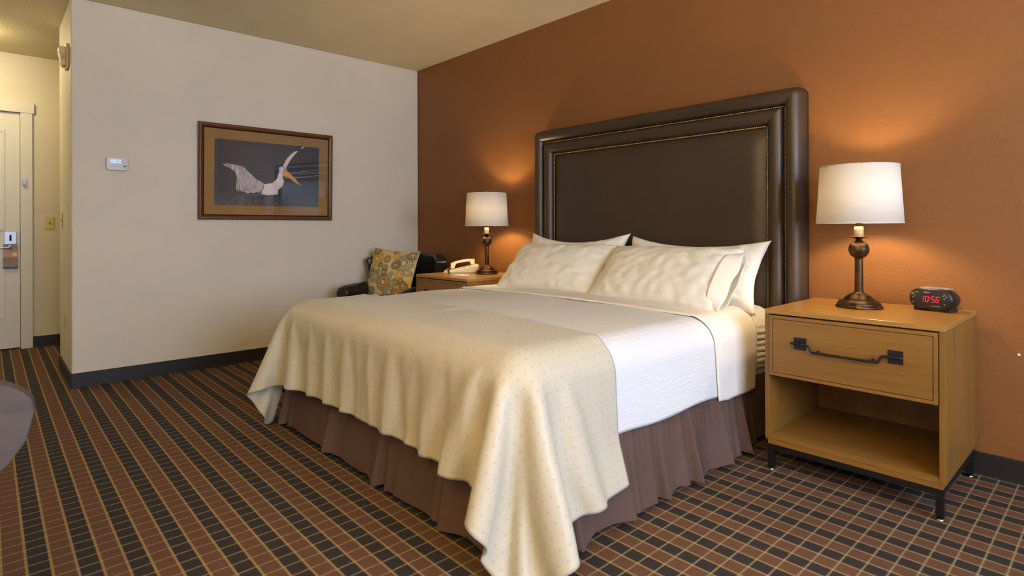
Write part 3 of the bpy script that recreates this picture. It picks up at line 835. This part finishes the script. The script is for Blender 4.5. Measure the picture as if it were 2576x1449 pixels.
# ------------------------------------------------------------------ pillows
def pillow(loc, rot, wd, ht, th, label, seed, flap=0, pinch=.10, sag=0, fold=0):
    nu, nv = 72, 48; rows = []
    for j in range(nv):
        # go round: u across, both faces made as a closed sheet
        pass
    def face(sgn):
        pos = np.zeros((nv, nu, 3)); uv = np.zeros((nv, nu, 2))
        for j in range(nv):
            for i in range(nu):
                u = -1+2*i/(nu-1); v = -1+2*j/(nv-1)
                u_ = math.copysign(abs(u)**.9, u); v_ = math.copysign(abs(v)**.9, v)
                e = max(0, (1-abs(u_)**2.6))*max(0, (1-abs(v_)**2.4))
                x = u_*wd/2*(1-pinch*.55*(1-abs(v_)**1.7)); z = v_*ht/2*(1-pinch*1.15*(1-abs(u_)**2.2))
                f = e**.42
                y = sgn*th/2*f
                corner = abs(u_)*abs(v_)
                wr = .008*rnd(x*5+seed, z*9, seed*3+sgn) + .006*rnd(x*16+z*9, z*20-x*7, seed) + .016*abs(rnd(x*7+2*z*5+seed, z*5-x*2, seed))*(.3+corner)
                ed = max(0, abs(u_)-.62)/.38
                wr += .014*ed*rnd(z*26+seed, x*6, seed)
                y += sgn*wr*min(1, f*1.6)
                z -= sag*(1-u_*u_)*(1 if v_ > 0 else .3)*abs(v_)
                y += fold*.05*math.sin(u_*2.2+seed)*v_
                pos[j, i] = (x, y, z); uv[j, i] = (x, z)
        return pos, uv
    (p1, uv1), (p2, uv2) = face(-1), face(1)
    me = bpy.data.meshes.new('pillow'); n = nv*nu
    idx = np.arange(n).reshape(nv, nu)
    border = np.zeros((nv, nu), bool); border[0] = border[-1] = True; border[:, 0] = border[:, -1] = True
    idx2 = np.where(border, idx, idx+n)
    q = lambda I: np.stack([I[:-1, :-1].ravel(), I[:-1, 1:].ravel(), I[1:, 1:].ravel(), I[1:, :-1].ravel()], 1)
    faces = q(idx).tolist() + q(idx2)[:, ::-1].tolist()
    vv = np.concatenate([p1.reshape(-1, 3), p2.reshape(-1, 3)]); uvv = np.concatenate([uv1.reshape(-1, 2), uv2.reshape(-1, 2)])
    me.from_pydata(vv.tolist(), [], faces)
    l = me.uv_layers.new(name='UVMap'); li = np.zeros(len(me.loops), dtype=int); me.loops.foreach_get('vertex_index', li)
    l.data.foreach_set('uv', uvv[li].astype(np.float32).ravel())
    o = link('pillow', me, M['pillow'], None, True, loc, rot)
    bmm = bmesh.new(); bmm.from_mesh(me); bmesh.ops.delete(bmm, geom=[v for v in bmm.verts if not v.link_faces], context='VERTS'); bmm.to_mesh(me); bmm.free()
    me.polygons.foreach_set('use_smooth', [True]*len(me.polygons))
    tag(o, label, 'pillow')
    if flap:      # open pillowcase end: a loose hem band beyond the filling
        nv2, nu2 = 12, 65; pos = np.zeros((nv2, nu2, 3)); uv = np.zeros((nv2, nu2, 2))
        for j in range(nv2):
            t_ = j/(nv2-1)
            for i in range(nu2):
                a_ = 2*PI*i/(nu2-1); c_, s_ = math.cos(a_), math.sin(a_)
                z = ht/2*(.80+.10*t_)*math.copysign(abs(c_)**.8, c_)
                x = wd/2*.86+.085*t_-.012*abs(c_)**3*t_; y = (.068-.045*t_)*s_+.010*t_*rnd(z*9, seed, s_)+.006*math.sin(z*40+s_)*t_
                pos[j, i] = (x, y, z); uv[j, i] = (x, z)
        h = grid('case_hem', pos, uv, M['pillow'], o, thick=.003); h['label'] = 'loose open end of the pillowcase'
    return o
pillow((2.265, -.235, .858), (-.42, .0, .06), .86, .43, .15, 'back left pillow, against the headboard behind the front left pillow', 1, pinch=.20, sag=.03)
pillow((3.160, -.235, .838), (-.42, .02, -.02), .90, .42, .16, 'back right pillow, tall corner pointing up beside the brass nailheads', 2, pinch=.18, sag=.02)
pillow((2.31, -.445, .822), (-.80, .0, .10), .80, .44, .17, 'front left pillow, wrinkled at its right end beside the gap between pillows', 3, pinch=.10, sag=.0)
pillow((3.12, -.455, .815), (-.78, .0, -.02), .84, .45, .18, 'front right pillow, nearest the right nightstand, with open pillowcase end', 4, flap=1, pinch=.08)

# ------------------------------------------------------------------ nightstands
def nightstand(x0, y0, label):
    W, D, H = .662, .600, .724
    t = empty('nightstand', (x0+W/2, y0+D/2, 0)); tag(t, label, 'nightstand', None)
    w2, d2 = W/2, D/2
    T = .020
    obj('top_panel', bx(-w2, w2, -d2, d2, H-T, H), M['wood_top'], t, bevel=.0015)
    zb = .142
    for s in (-1, 1):
        obj('side_panel', bx(s*w2-(T if s > 0 else 0), s*w2+(0 if s > 0 else T), -d2+.002, d2, zb, H-T-.001), M['wood_z'], t, bevel=.001)
    obj('back_panel', bx(-w2+T, w2-T, d2-.012, d2-.002, zb, H-T-.001), M['wood_z'], t)
    obj('bottom_shelf', bx(-w2+T, w2-T, -d2+.004, d2-.012, zb, zb+.022), M['wood'], t, bevel=.001)
    obj('plinth_rail', bx(-w2+.010, w2-.010, -d2+.006, d2-.01, .120, zb), M['wood'], t, bevel=.001)
    obj('drawer_box', bx(-w2+T+.006, w2-T-.006, -d2+.022, d2-.05, .448, H-T-.010), M['wood'], t)
    # drawer front: outer frame with a recessed groove round a flat field
    dw = w2-T-.003; z0, z1 = .432, H-T-.006
    b = B(); yf = -d2-.003
    box(b, -dw, dw, yf, -d2+.020, z0, z1)
    dr = obj('drawer_front', b, M['wood'], t, bevel=.0012)
    g = .013; b = B()
    for (a0, a1, c0, c1) in ((-dw, dw, z1-g, z1), (-dw, dw, z0, z0+g), (-dw, -dw+g, z0+g, z1-g), (dw-g, dw, z0+g, z1-g)):
        box(b, a0, a1, yf-.002, yf, c0, c1)
    box(b, -dw+g+.0028, dw-g-.0028, yf-.002, yf, z0+g+.0028, z1-g-.0028)
    obj('drawer_field', b, M['wood'], dr, bevel=.0006)
    obj('drawer_groove', bx(-dw+.004, dw-.004, yf-.0003, yf, z0+.004, z1-.004), M['frame_lip'], dr)
    # iron pull
    yp = yf-.002
    hx = .176; hz = .588
    for s in (-1, 1):
        obj('handle_plate', bx(s*hx-.0255, s*hx+.0255, yp-.004, yp, hz-.026, hz+.026), M['iron'], dr, bevel=.001)
        b = B(); tube(b, [(s*(hx), yp-.003, hz+.002), (s*(hx), yp-.022, hz+.002)], .006, 8); obj('handle_post', b, M['iron'], dr)
        b = B(); tube(b, [(s*(hx-.075), yp, hz-.022), (s*(hx-.075), yp-.018, hz-.022)], .005, 8); obj('handle_post', b, M['iron'], dr)
    yr = yp-.024
    half = [(hx+.030, yr, hz+.002), (hx-.028, yr, hz+.002), (hx-.042, yr, hz-.002), (hx-.048, yr, hz-.012), (hx-.054, yr, hz-.022), (hx-.066, yr, hz-.026)]
    pts = half + [(0, yr, hz-.026)] + [(-a, b_, c) for a, b_, c in half[::-1]]
    b = B(); tube(b, smoothpath(pts, 4), .0052, 10); obj('handle_bar', b, M['iron'], dr)
    # black metal base
    b = B(); L = .026
    for yy in (-d2+.008, d2-.012-L): box(b, -w2+.008, w2-.008, yy, yy+L, .094, .120)
    for xx in (-w2+.008, w2-.008-L): box(b, xx, xx+L, -d2+.008+L, d2-.012-L, .094, .120)
    obj('base_frame', b, M['black_metal'], t, bevel=.001)
    for xx in (-w2+.008, w2-.008-L):
        for yy in (-d2+.008, d2-.012-L):
            lg = obj('leg', bx(xx, xx+L, yy, yy+L, .014, .094), M['black_metal'], t, bevel=.001)
            b = B(); lathe(b, [(.013, .0), (.014, .004), (.010, .009), (.004, .011), (.004, .016)], 16); obj('foot_glide', b, M['chrome'], lg, loc=(xx+L/2, yy+L/2, 0))
    return t
nightstand(3.789, -.640, 'maple nightstand right of the bed, open shelf below its drawer')
nightstand(1.030, -.700, 'maple nightstand left of the bed, mostly hidden, holding the telephone')

# ------------------------------------------------------------------ table lamps
def table_lamp(x, y, z, label):
    t = empty('table_lamp', (x, y, z)); tag(t, label, 'lamp', None)
    b = B(); lathe(b, [(0, 0), (.094, 0), (.095, .006), (.092, .011), (.087, .013), (.087, .018), (.083, .026), (.076, .032), (.070, .034), (.062, .035), (.061, .041), (.056, .045), (.047, .055), (.034, .062), (.024, .066), (.020, .072)], 48, cap=False)
    obj('base', b, M['bronze'], t)
    b = B(); lathe(b, [(.0175, .066), (.0180, .072), (.0170, .15), (.0170, .225)], 32, cap=False); obj('column', b, M['bronze'], t)
    b = B(); lathe(b, [(.0175, .218)] + [(.042*math.sin(a), .264-.042*math.cos(a)) for a in [.42+k*(PI-.75)/20 for k in range(21)]] + [(.011, .307), (.009, .312)], 36, cap=False)
    obj('ball', b, M['bronze'], t)
    b = B(); lathe(b, [(.009, .306), (.014, .313), (.024, .318), (.037, .320), (.038, .323), (.024, .324), (0, .324)], 36, cap=False); obj('drip_dish', b, M['bronze'], t)
    b = B(); lathe(b, [(0, .323), (.0185, .323), (.0185, .366), (.016, .369), (.010, .369)], 28, cap=False); obj('candle_sleeve', b, M['candle'], t)
    b = B(); lathe(b, [(.010, .368), (.0115, .372), (.0115, .43), (.014, .432), (.014, .455), (0, .456)], 20, cap=False); obj('socket', b, M['bronze'], t)
    b = B(); lathe(b, [(.012, .456), (.014, .465), (.026, .485), (.031, .505), (.028, .523), (.017, .536), (0, .540)], 24, cap=False); obj('bulb', b, M['bulb'], t, True)
    # harp
    b = B(); tube(b, smoothpath([(-.012, 0, .425), (-.045, 0, .46), (-.052, 0, .53), (-.035, 0, .60), (0, 0, .628), (.035, 0, .60), (.052, 0, .53), (.045, 0, .46), (.012, 0, .425)], 5), .0015, 6); obj('harp', b, M['brass'], t)
    sh0, sh1 = .383, .645
    b = B(); n = 64
    lathe(b, [(.1735, sh0), (.1575, sh1)], n, cap=False); sh = obj('lamp_shade', b, M['shade'], t, True)
    s = sh.modifiers.new('solid', 'SOLIDIFY'); s.thickness = .0015
    b = B()
    for rr, zz in ((.1737, sh0+.002), (.1577, sh1-.002)):
        b = B(); tube(b, [(rr*math.cos(a*PI/32), rr*math.sin(a*PI/32), zz) for a in range(65)], .0017, 6)
        obj('shade_rim', b, M['shade'], sh)
    b = B()
    for k in range(3):
        a = k*2*PI/3+4.05; tube(b, [(0, 0, .630), (.06*math.cos(a), .06*math.sin(a), .630), (.157*math.cos(a), .157*math.sin(a), sh1-.004)], .0016, 6)
    obj('spider', b, M['brass'], sh)
    a = 4.05; b = bx(.1575, .1585, -.0015, .0015, sh1-.012, sh1); obj('shade_clip', b, M['dark_dot'], sh, rot=(0, 0, a))
    b = B(); lathe(b, [(.003, .630), (.0035, .640), (.010, .646), (.010, .650), (.005, .653), (.007, .658), (0, .664)], 16, cap=False); obj('finial', b, M['brass'], t)
    return t
table_lamp(4.066, -.290, .724, 'bronze candlestick lamp with white drum shade on the right nightstand')
table_lamp(1.405, -.275, .724, 'bronze candlestick lamp with white drum shade beside the telephone, left nightstand')
b = B(); tube(b, smoothpath([(1.50, -.25, .728), (1.55, -.20, .7275), (1.62, -.17, .7275), (1.66, -.115, .7275), (1.66, -.09, .72), (1.66, -.085, .5)], 5), .0022, 6)
o = obj('lamp_cord', b, M['candle']); tag(o, 'thin pale cord running from the left lamp base to the wall', 'cord')

# ------------------------------------------------------------------ clock radio
t = empty('clock_radio', (4.325, -.185, .724), -.24); tag(t, 'black digital clock radio with red numerals on the right nightstand', 'clock')
def stadium(w, h, n=12, sx=1, sz=1):
    r = h/2; pts = []
    for k in range(n+1): a = -PI/2+PI*k/n; pts.append((w/2-r+r*math.cos(a), r*math.sin(a)))
    for k in range(n+1): a = PI/2+PI*k/n; pts.append((-w/2+r+r*math.cos(a), r*math.sin(a)))
    return [(a*sx, b_*sz) for a, b_ in pts]
def loft(bm, secs):
    rings = [[bm.verts.new((x, y, z+dz)) for x, z in pts] for pts, y, dz in secs]
    for a, c in zip(rings, rings[1:]):
        for k in range(len(a)): bm.faces.new((a[k], a[(k+1) % len(a)], c[(k+1) % len(a)], c[k])).smooth = True
    bm.faces.new(rings[0]); bm.faces.new(rings[-1][::-1])
tilt = .12
b = B(); loft(b, [(stadium(.160, .084), -.030, .054), (stadium(.168, .090), -.026, .054), (stadium(.172, .094), .0, .052), (stadium(.168, .090), .035, .051), (stadium(.150, .076), .062, .048)])
obj('housing', b, M['black_plastic'], t)
b = B(); loft(b, [(stadium(.154, .080), -.0315, .054), (stadium(.158, .082), -.030, .054)]); fc = obj('face', b, M['gloss_black'], t)
b = B(); box(b, -.050, .055, -.012, .045, .094, .1005); obj('snooze_bar', b, M['silver_plastic'], t, bevel=.002)
for xx in (-.055, .055):
    obj('foot', bx(xx-.015, xx+.015, -.02, .05, 0, .016), M['black_plastic'], t, bevel=.002)
# seven-segment digits 10:56
SEG = {'1': 'bc', '0': 'abcdef', '5': 'acdfg', '6': 'acdefg'}
def digit(bm, ch, ox, oz, w=.013, h=.026, th=.0028, sh=.16):
    yq = -.0322; e = .0006
    R = {'a': (0, w, h-th, h), 'd': (0, w, 0, th), 'g': (0, w, h/2-th/2, h/2+th/2), 'b': (w-th, w, h/2+e, h-e), 'c': (w-th, w, e, h/2-e), 'f': (0, th, h/2+e, h-e), 'e': (0, th, e, h/2-e)}
    for s in SEG[ch]:
        x0, x1, z0, z1 = R[s]
        if s in 'adg': x0 += e; x1 -= e
        vs = [bm.verts.new((ox+x+z*sh, yq, oz+z)) for x, z in ((x0, z0), (x1, z0), (x1, z1), (x0, z1))]
        vb = [bm.verts.new((v.co.x, yq+.0005, v.co.z)) for v in vs]
        bm.faces.new(vs); [bm.faces.new((vs[i], vs[(i+1) % 4], vb[(i+1) % 4], vb[i])) for i in range(4)]
b = B(); zz = .040; ox = -.036
digit(b, '1', ox-.002, zz); digit(b, '0', ox+.0165, zz); digit(b, '5', ox+.039, zz); digit(b, '6', ox+.0565, zz)
for q in (.009, .018): box(b, ox+.0335+q*.16, ox+.0360+q*.16, -.0324, -.0318, zz+q-.0013, zz+q+.0013)
obj('time_digits', b, M['red_led'], fc)
text_obj('lettering', 'TIMEX', .0085, M['grey_mark'], fc, (-.012, -.0320, .081), (PI/2, 0, 0))
b = B(); box(b, .002, .014, -.0322, -.0316, .0235, .0255); obj('amber_mark', b, M['amber_mark'], fc)
b = B(); box(b, .016, .040, -.0322, -.0316, .0240, .0252); box(b, -.0, .0, -.0322, -.0316, .024, .025)
obj('face_lettering', b, M['grey_mark'], fc)
b = B(); box(b, -.058, -.044, -.0322, -.0316, .0795, .0820); obj('amber_mark', b, M['amber_mark'], fc)
b = B()
for sx in (-.066, .056):
    for (dx, dz, l) in ((0, .076, .010), (-.004, .070, .009), (.007, .067, .006), (0, .058, .007), (0, .034, .006)): box(b, sx+dx-l/2, sx+dx+l/2, -.0322, -.0316, dz, dz+.0018)
obj('button_legends', b, M['grey_mark'], fc)['kind'] = 'stuff'
b = B(); tube(b, smoothpath([(4.30, -.118, .762), (4.30, -.095, .745), (4.33, -.085, .728), (4.38, -.06, .727), (4.40, -.046, .727)], 4), .0018, 6)
for v in b.verts: v.co = t.matrix_basis.inverted() @ v.co
obj('power_cord', b, M['black_plastic'], t)

# ------------------------------------------------------------------ telephone
tel = empty('telephone', (1.180, -.340, .724), -.575); tag(tel, 'beige desk telephone on the left nightstand with handset in its cradle', 'telephone')
# local: +y = back (raised), +x = right side
b = B(); L2, W2 = .115, .088
vs = [b.verts.new(c) for c in ((-W2, -L2, .006), (W2, -L2, .006), (W2, L2, .006), (-W2, L2, .006), (-W2, -L2, .020), (W2, -L2, .020), (W2, L2+.008, .068), (-W2, L2+.008, .068))]
for f in ((0,3,2,1),(0,1,5,4),(1,2,6,5),(2,3,7,6),(3,0,4,7),(4,5,6,7)): b.faces.new([vs[i] for i in f])
obj('body', b, M['beige_plastic'], tel, bevel=.005, seg=3)
obj('foot', bx(-W2+.01, W2-.01, -L2+.005, L2-.005, 0, .007), M['beige_plastic'], tel)
sl = (.068-.020)/(2*L2+.008)
topz = lambda y: .020+(y+L2)*sl
for r in range(5):
    for c in range(4):
        yy = -.055+r*.028; xx = -.020+c*.024
        b = B(); box(b, xx-.007, xx+.007, yy-.006, yy+.006, topz(yy)+.0005, topz(yy)+.0035)
        o = obj('key', b, M['red_mark'] if (r, c) in ((2, 3), (4, 2)) else M['white_plastic'] if r < 4 else M['grey_mark'], tel, bevel=.001)
obj('label_card', bx(-.028, .065, .095, .108, topz(.10)-.001, topz(.10)+.002), M['paper'], tel)
# handset on the left: two ends and an arched grip
hs = B(); hx0 = -.062
secs = []
for k in range(15):
    q = -1+2*k/14; y = q*.098
    zc = topz(y*.8)+.038+.012*(1-q*q)
    hh = .010 + (.014 if abs(q) > .62 else 0)*min(1, (abs(q)-.62)/.12 if abs(q) > .62 else 0)
    wd = .019+.006*(1 if abs(q) > .62 else 0)
    secs.append((y, zc, hh, wd, q))
rings = []
for y, zc, hh, wd, q in secs:
    top_ = zc+.010; bot = zc-hh if abs(q) <= .62 else topz(y)+.004
    rings.append([hs.verts.new(c) for c in ((hx0-wd, y, bot), (hx0+wd, y, bot), (hx0+wd, y, top_-.004), (hx0+wd*.8, y, top_), (hx0-wd*.8, y, top_), (hx0-wd, y, top_-.004))])
for a, c in zip(rings, rings[1:]):
    for k in range(6): hs.faces.new((a[k], a[(k+1) % 6], c[(k+1) % 6], c[k]))
hs.faces.new(rings[0]); hs.faces.new(rings[-1][::-1])
obj('handset', hs, M['beige_plastic'], tel, bevel=.002)
# coiled cord
ctrl = smoothpath([(hx0, -.098, topz(-.09)+.02), (hx0-.004, -.118, .030), (hx0-.002, -.140, .011), (hx0+.025, -.148, .010), (hx0+.06, -.140, .010), (.035, -.136, .010), (.075, -.142, .011), (.10, -.165, .011)], 10)
Lc = [0]
for a, c in zip(ctrl, ctrl[1:]): Lc.append(Lc[-1]+(c-a).length)
pts = []
n = 520
for k in range(n):
    s = Lc[-1]*k/(n-1); i = max(0, min(len(Lc)-2, np.searchsorted(Lc, s)-1)); q = (s-Lc[i])/(Lc[i+1]-Lc[i]+1e-9)
    p = ctrl[i].lerp(ctrl[i+1], q); tg = (ctrl[i+1]-ctrl[i]).normalized(); sd = tg.cross(Vector((0, 0, 1)))
    if sd.length < 1e-3: sd = Vector((1, 0, 0))
    sd.normalize(); u_ = sd.cross(tg); an = s*2*PI/.0062; rr = .0062 if s > .03 else .0005
    pts.append(p+sd*rr*math.cos(an)+u_*rr*math.sin(an)+Vector((0, 0, .0)))
b = B(); tube(b, pts, .0016, 5); obj('coiled_cord', b, M['beige_plastic'], tel)
# notepad and pen
t = empty('notepad', (1.395, -.520, .724), .12); tag(t, 'white paper notepad lying in front of the telephone', 'notepad')
for k in range(3): obj('sheet', bx(-.055, .055, -.036, .036, .0005+k*.0012, .0015+k*.0012), M['paper'], t, rot=(0, 0, .02*k))

# ------------------------------------------------------------------ armchair with cushion
ac = empty('armchair', (.505, -.555, 0), .40); tag(ac, 'black leather armchair with rolled arms tucked into the corner by the left wall', 'armchair')
def softbox(name, c, sz, r, m, parent, rot=(0, 0, 0), sub=2, puff=0):
    b = B(); x, y, z = sz; box(b, -x/2, x/2, -y/2, y/2, -z/2, z/2)
    bmesh.ops.subdivide_edges(b, edges=b.edges, cuts=3, use_grid_fill=True)
    for v in b.verts:
        q = Vector((v.co.x/(x/2), v.co.y/(y/2), v.co.z/(z/2)))
        v.co.x += puff*q.x*(1-q.y**2)*(1-q.z**2); v.co.y += puff*q.y*(1-q.x**2)*(1-q.z**2); v.co.z += puff*q.z*(1-q.x**2)*(1-q.y**2)
    o = obj(name, b, m, parent, True, bevel=0, loc=c, rot=rot, sub=sub)
    return o
softbox('seat_cushion', (0, -.06, .385), (.50, .52, .15), .03, M['black_leather'], ac, puff=.012)
softbox('seat_base', (0, .0, .235), (.56, .58, .20), .02, M['black_leather'], ac)
# backrest: flared shell with rounded ears
pos = np.zeros((30, 41, 3))
for j in range(30):
    v = j/29
    for i in range(41):
        u = -1+2*i/40
        wv = .335+.075*v
        zt = .22+(.855-.22)*v - (.0 if abs(u) < .7 else .05*v**3*((abs(u)-.7)/.3)**2.2)
        y = .235+.08*v-.24*(abs(u)**2.5)*(.35+.65*v)
        pos[j, i] = (u*wv, y, zt)
o = grid('backrest', pos, None, M['black_leather'], ac)
s = o.modifiers.new('solid', 'SOLIDIFY'); s.thickness = .10; s.offset = 0
s = o.modifiers.new('bev', 'BEVEL'); s.width = .05; s.segments = 5; s.limit_method = 'ANGLE'; s.angle_limit = .9
for sg in (-1, 1):
    b = B(); rings = []
    for k in range(16):
        y = -.34+.66*k/15
        w_ = .072-.010*(k/15); h_ = .60+.008*math.sin(k/15*PI)
        e = 1 if k > 1 else (.80 if k == 0 else .95)
        pts = []
        for a in range(17):
            th = -.25*PI + a/16*1.5*PI
            pts.append((sg*(.325+.005)+w_*e*math.cos(th), y, h_-w_+w_*e*math.sin(th)))
        pts = [(sg*.33+.045*e, y, .14)] + pts + [(sg*.33-.045*e, y, .14)]
        rings.append([b.verts.new(p) for p in pts])
    for a, c in zip(rings, rings[1:]):
        for k in range(len(a)): b.faces.new((a[k], a[(k+1) % len(a)], c[(k+1) % len(a)], c[k])).smooth = True
    b.faces.new(rings[0]); b.faces.new(rings[-1][::-1])
    obj('arm', b, M['black_leather'], ac, bevel=.012, seg=4)
for sx in (-.24, .24):
    for sy in (-.24, .24):
        b = B(); lathe(b, [(.016, 0), (.024, .14)], 12); obj('leg', b, M['black_plastic'], ac, loc=(sx, sy, 0))

def cushion():
    N = 260; wd = .50
    g = np.linspace(-1, 1, N); U, V = np.meshgrid(g, g)
    base = np.array([.50, .37, .13]); col = np.ones((N, N, 3))*base
    base = np.array(srgb(208, 188, 132)[:3]); col[:] = base
    DK = np.array(srgb(78, 62, 50)[:3]); BR = np.array(srgb(132, 92, 36)[:3]); GR = np.array(srgb(122, 116, 96)[:3]); GD = np.array(srgb(176, 138, 62)[:3]); LT = np.array(srgb(206, 184, 120)[:3])
    circ = [(-.02, -.28, .34, BR), (.66, .52, .36, GR), (-.60, .58, .34, GD), (.36, .42, .20, DK), (-.10, .62, .17, BR), (-.33, .36, .12, DK), (-.08, .26, .15, BR), (-.08, .10, .15, DK), (-.72, .02, .22, DK), (-.50, -.10, .26, GR), (-.38, .12, .10, DK), (.22, -.02, .13, GR), (.52, -.22, .16, DK), (.62, .06, .20, GD), (.30, -.62, .30, GR), (-.74, -.78, .34, GR), (-.50, -.62, .16, DK), (-.46, -.86, .16, BR), (.02, -.88, .15, DK), (-.78, -.42, .14, GD), (-.92, -.22, .12, DK), (.25, .78, .16, GD), (.80, -.65, .20, BR), (-.75, .92, .2, DK), (.72, -.15, .12, BR), (.5, -.92, .14, DK), (.82, -.30, .17, DK), (.86, .18, .16, GR), (.62, -.62, .22, BR), (.30, .08, .10, GR), (.86, .84, .2, DK), (.38, -.28, .15, GR), (.1, .95, .1, DK)]
    for cx_, cy_, r, c in circ:
        d = np.hypot(U-cx_, V-cy_)/r; an = np.arctan2(V-cy_, U-cx_)
        n = int(22+40*r); ring = np.zeros_like(d, bool); lt = np.zeros_like(d, bool)
        ring |= (d < 1) & (d > .88) & (np.sin(an*n) > -.2)
        ring |= (d < .86) & (d > .76); lt |= (d < .76) & (d > .62) & (np.sin(an*n*.8) > 0)
        ring |= (d < .76) & (d > .62) & (np.sin(an*n*.8) <= 0)
        ring |= (d < .60) & (d > .50); lt |= (d < .5) & (d > .42); ring |= (d < .42) & (d > .26); lt |= (d < .26)
        col[ring] = c; col[lt] = LT
    t_ = .17
    m = mat('circle_print_fabric', (1, 1, 1, 1), .8, 0, .2); nb = NB(m)
    a = nb.node('ShaderNodeAttribute'); a.attribute_name = 'print'; nb.l.new(a.outputs[0], P(m).inputs['Base Color'])
    nb.put(nb.bump(nb.noise(nb.coord(), 700, 1), .15, .001), P(m).inputs['Normal'])
    def side(s):
        e = np.clip(1-np.abs(U)**2.6, 0, 1)*np.clip(1-np.abs(V)**2.6, 0, 1)
        x = U*wd/2*(1-.07*(1-V*V)); z = V*wd/2*(1-.07*(1-U*U)); y = s*t_/2*e**.45
        return np.stack([x, y, z], -1)
    c = empty('throw_cushion', (.405, -.560, .655), rot=(-.30, .06, .36)); tag(c, 'tan cushion printed with brown and grey concentric circles on the armchair', 'cushion')
    grid('front_panel', side(-1), None, m, c, color=col)
    grid('back_panel', side(1)[:, ::-1], None, m, c, color=col)
    bd = [(u, -1) for u in np.linspace(-1, 1, 24)] + [(1, v) for v in np.linspace(-1, 1, 24)] + [(u, 1) for u in np.linspace(1, -1, 24)] + [(-1, v) for v in np.linspace(1, -1, 24)]
    b = B(); tube(b, [(u*wd/2*(1-.07*(1-v*v)), 0, v*wd/2*(1-.07*(1-u*u))) for u, v in bd], .006, 8)
    obj('piping', b, mat('tan_piping', srgb(206, 182, 122), .7), c)
cushion()

# ------------------------------------------------------------------ desk chair at the left edge, close to the camera
dc = empty('desk_chair', (3.02, -3.52, 0), .0); tag(dc, 'grey upholstered desk chair at the left edge, its rounded back out of focus', 'chair')

def chair_back():
    nu, nv = 33, 25; pos = np.zeros((nv, nu, 3))
    for j in range(nv):
        for i in range(nu):
            a = 2*PI*i/(nu-1); r = j/(nv-1)
            x = .27*r*math.copysign(abs(math.cos(a))**.8, math.cos(a)); z = (.095 if math.sin(a) > 0 else .23)*r*math.copysign(abs(math.sin(a))**.8, math.sin(a))
            if z < 0: x *= 1-.25*(z/.23)**2
            pos[j, i] = (x, .10*(x/.27)**2, z)
    return pos
o = grid('backrest', chair_back(), None, M['grey_uph'], dc)
o.location = (.112, .106, .690); o.rotation_euler = (-.06, 0, .829)
s = o.modifiers.new('solid', 'SOLIDIFY'); s.thickness = .05; s.offset = 0
s = o.modifiers.new('bev', 'BEVEL'); s.width = .022; s.segments = 4; s.limit_method = 'ANGLE'; s.angle_limit = .9
softbox('seat', (-.08, -.10, .455), (.46, .46, .08), .03, M['grey_uph'], dc, rot=(0, 0, PI*.75), puff=.01)
b = B(); tube(b, smoothpath([(-.04, -.06, .40), (.09, .05, .41), (.15, .10, .48), (.165, .11, .66)], 5), .016, 8); obj('back_post', b, M['black_metal'], dc)
b = B(); lathe(b, [(.03, .10), (.03, .25), (.02, .25), (.02, .41)], 16); obj('gas_lift', b, M['black_metal'], dc, loc=(-.08, -.10, 0))
for k in range(5):
    a = k*2*PI/5+.3; ca, sa = math.cos(a), math.sin(a)
    b = B(); tube(b, [(-.08, -.10, .12), (-.08+.26*ca, -.10+.26*sa, .075)], [.022, .014], 8); lg = obj('base_arm', b, M['black_plastic'], dc)
    b = B(); lathe(b, [(0, -.012), (.022, -.012), (.027, -.006), (.027, .006), (.022, .012), (0, .012)], 16, cap=False)
    obj('caster', b, M['black_plastic'], lg, loc=(-.08+.26*ca, -.10+.26*sa, .027), rot=(PI/2, 0, a))

# added fill lamp behind the camera, never seen: upward bowl that washes the ceiling
t = empty('fill_uplighter', (5.25, -4.35, 0)); tag(t, 'unseen uplighter added behind the camera as warm fill off the ceiling', 'lamp')
b = B(); lathe(b, [(0, 0), (.14, 0), (.14, .015), (.02, .03), (0, .03)], 32, cap=False); obj('base', b, M['black_metal'], t)
b = B(); lathe(b, [(.012, .03), (.012, 1.72)], 16); obj('pole', b, M['black_metal'], t)
b = B(); lathe(b, [(.02, 1.70), (.09, 1.74), (.16, 1.82), (.165, 1.822), (.095, 1.735)], 40, cap=False); obj('bowl', b, M['black_metal'], t)
b = B(); lathe(b, [(0, 1.75), (.03, 1.755), (.04, 1.79), (.03, 1.815), (0, 1.82)], 20, cap=False); obj('bulb', b, M['bulb_fill'], t, True)

# hall ceiling light (out of frame)
t = empty('ceiling_light', (-1.25, -3.45, CEIL)); tag(t, 'warm ceiling light in the entry hall, above the door', 'ceiling light')
b = B(); lathe(b, [(0, -.02), (.15, -.02), (.16, 0), (0, 0)], 32, cap=False); obj('base_ring', b, M['steel'], t)
b = B(); lathe(b, [(.135, -.021), (.12, -.06), (.08, -.085), (0, -.095)], 32, cap=False); obj('globe', b, M['bulb_hall'], t, True)
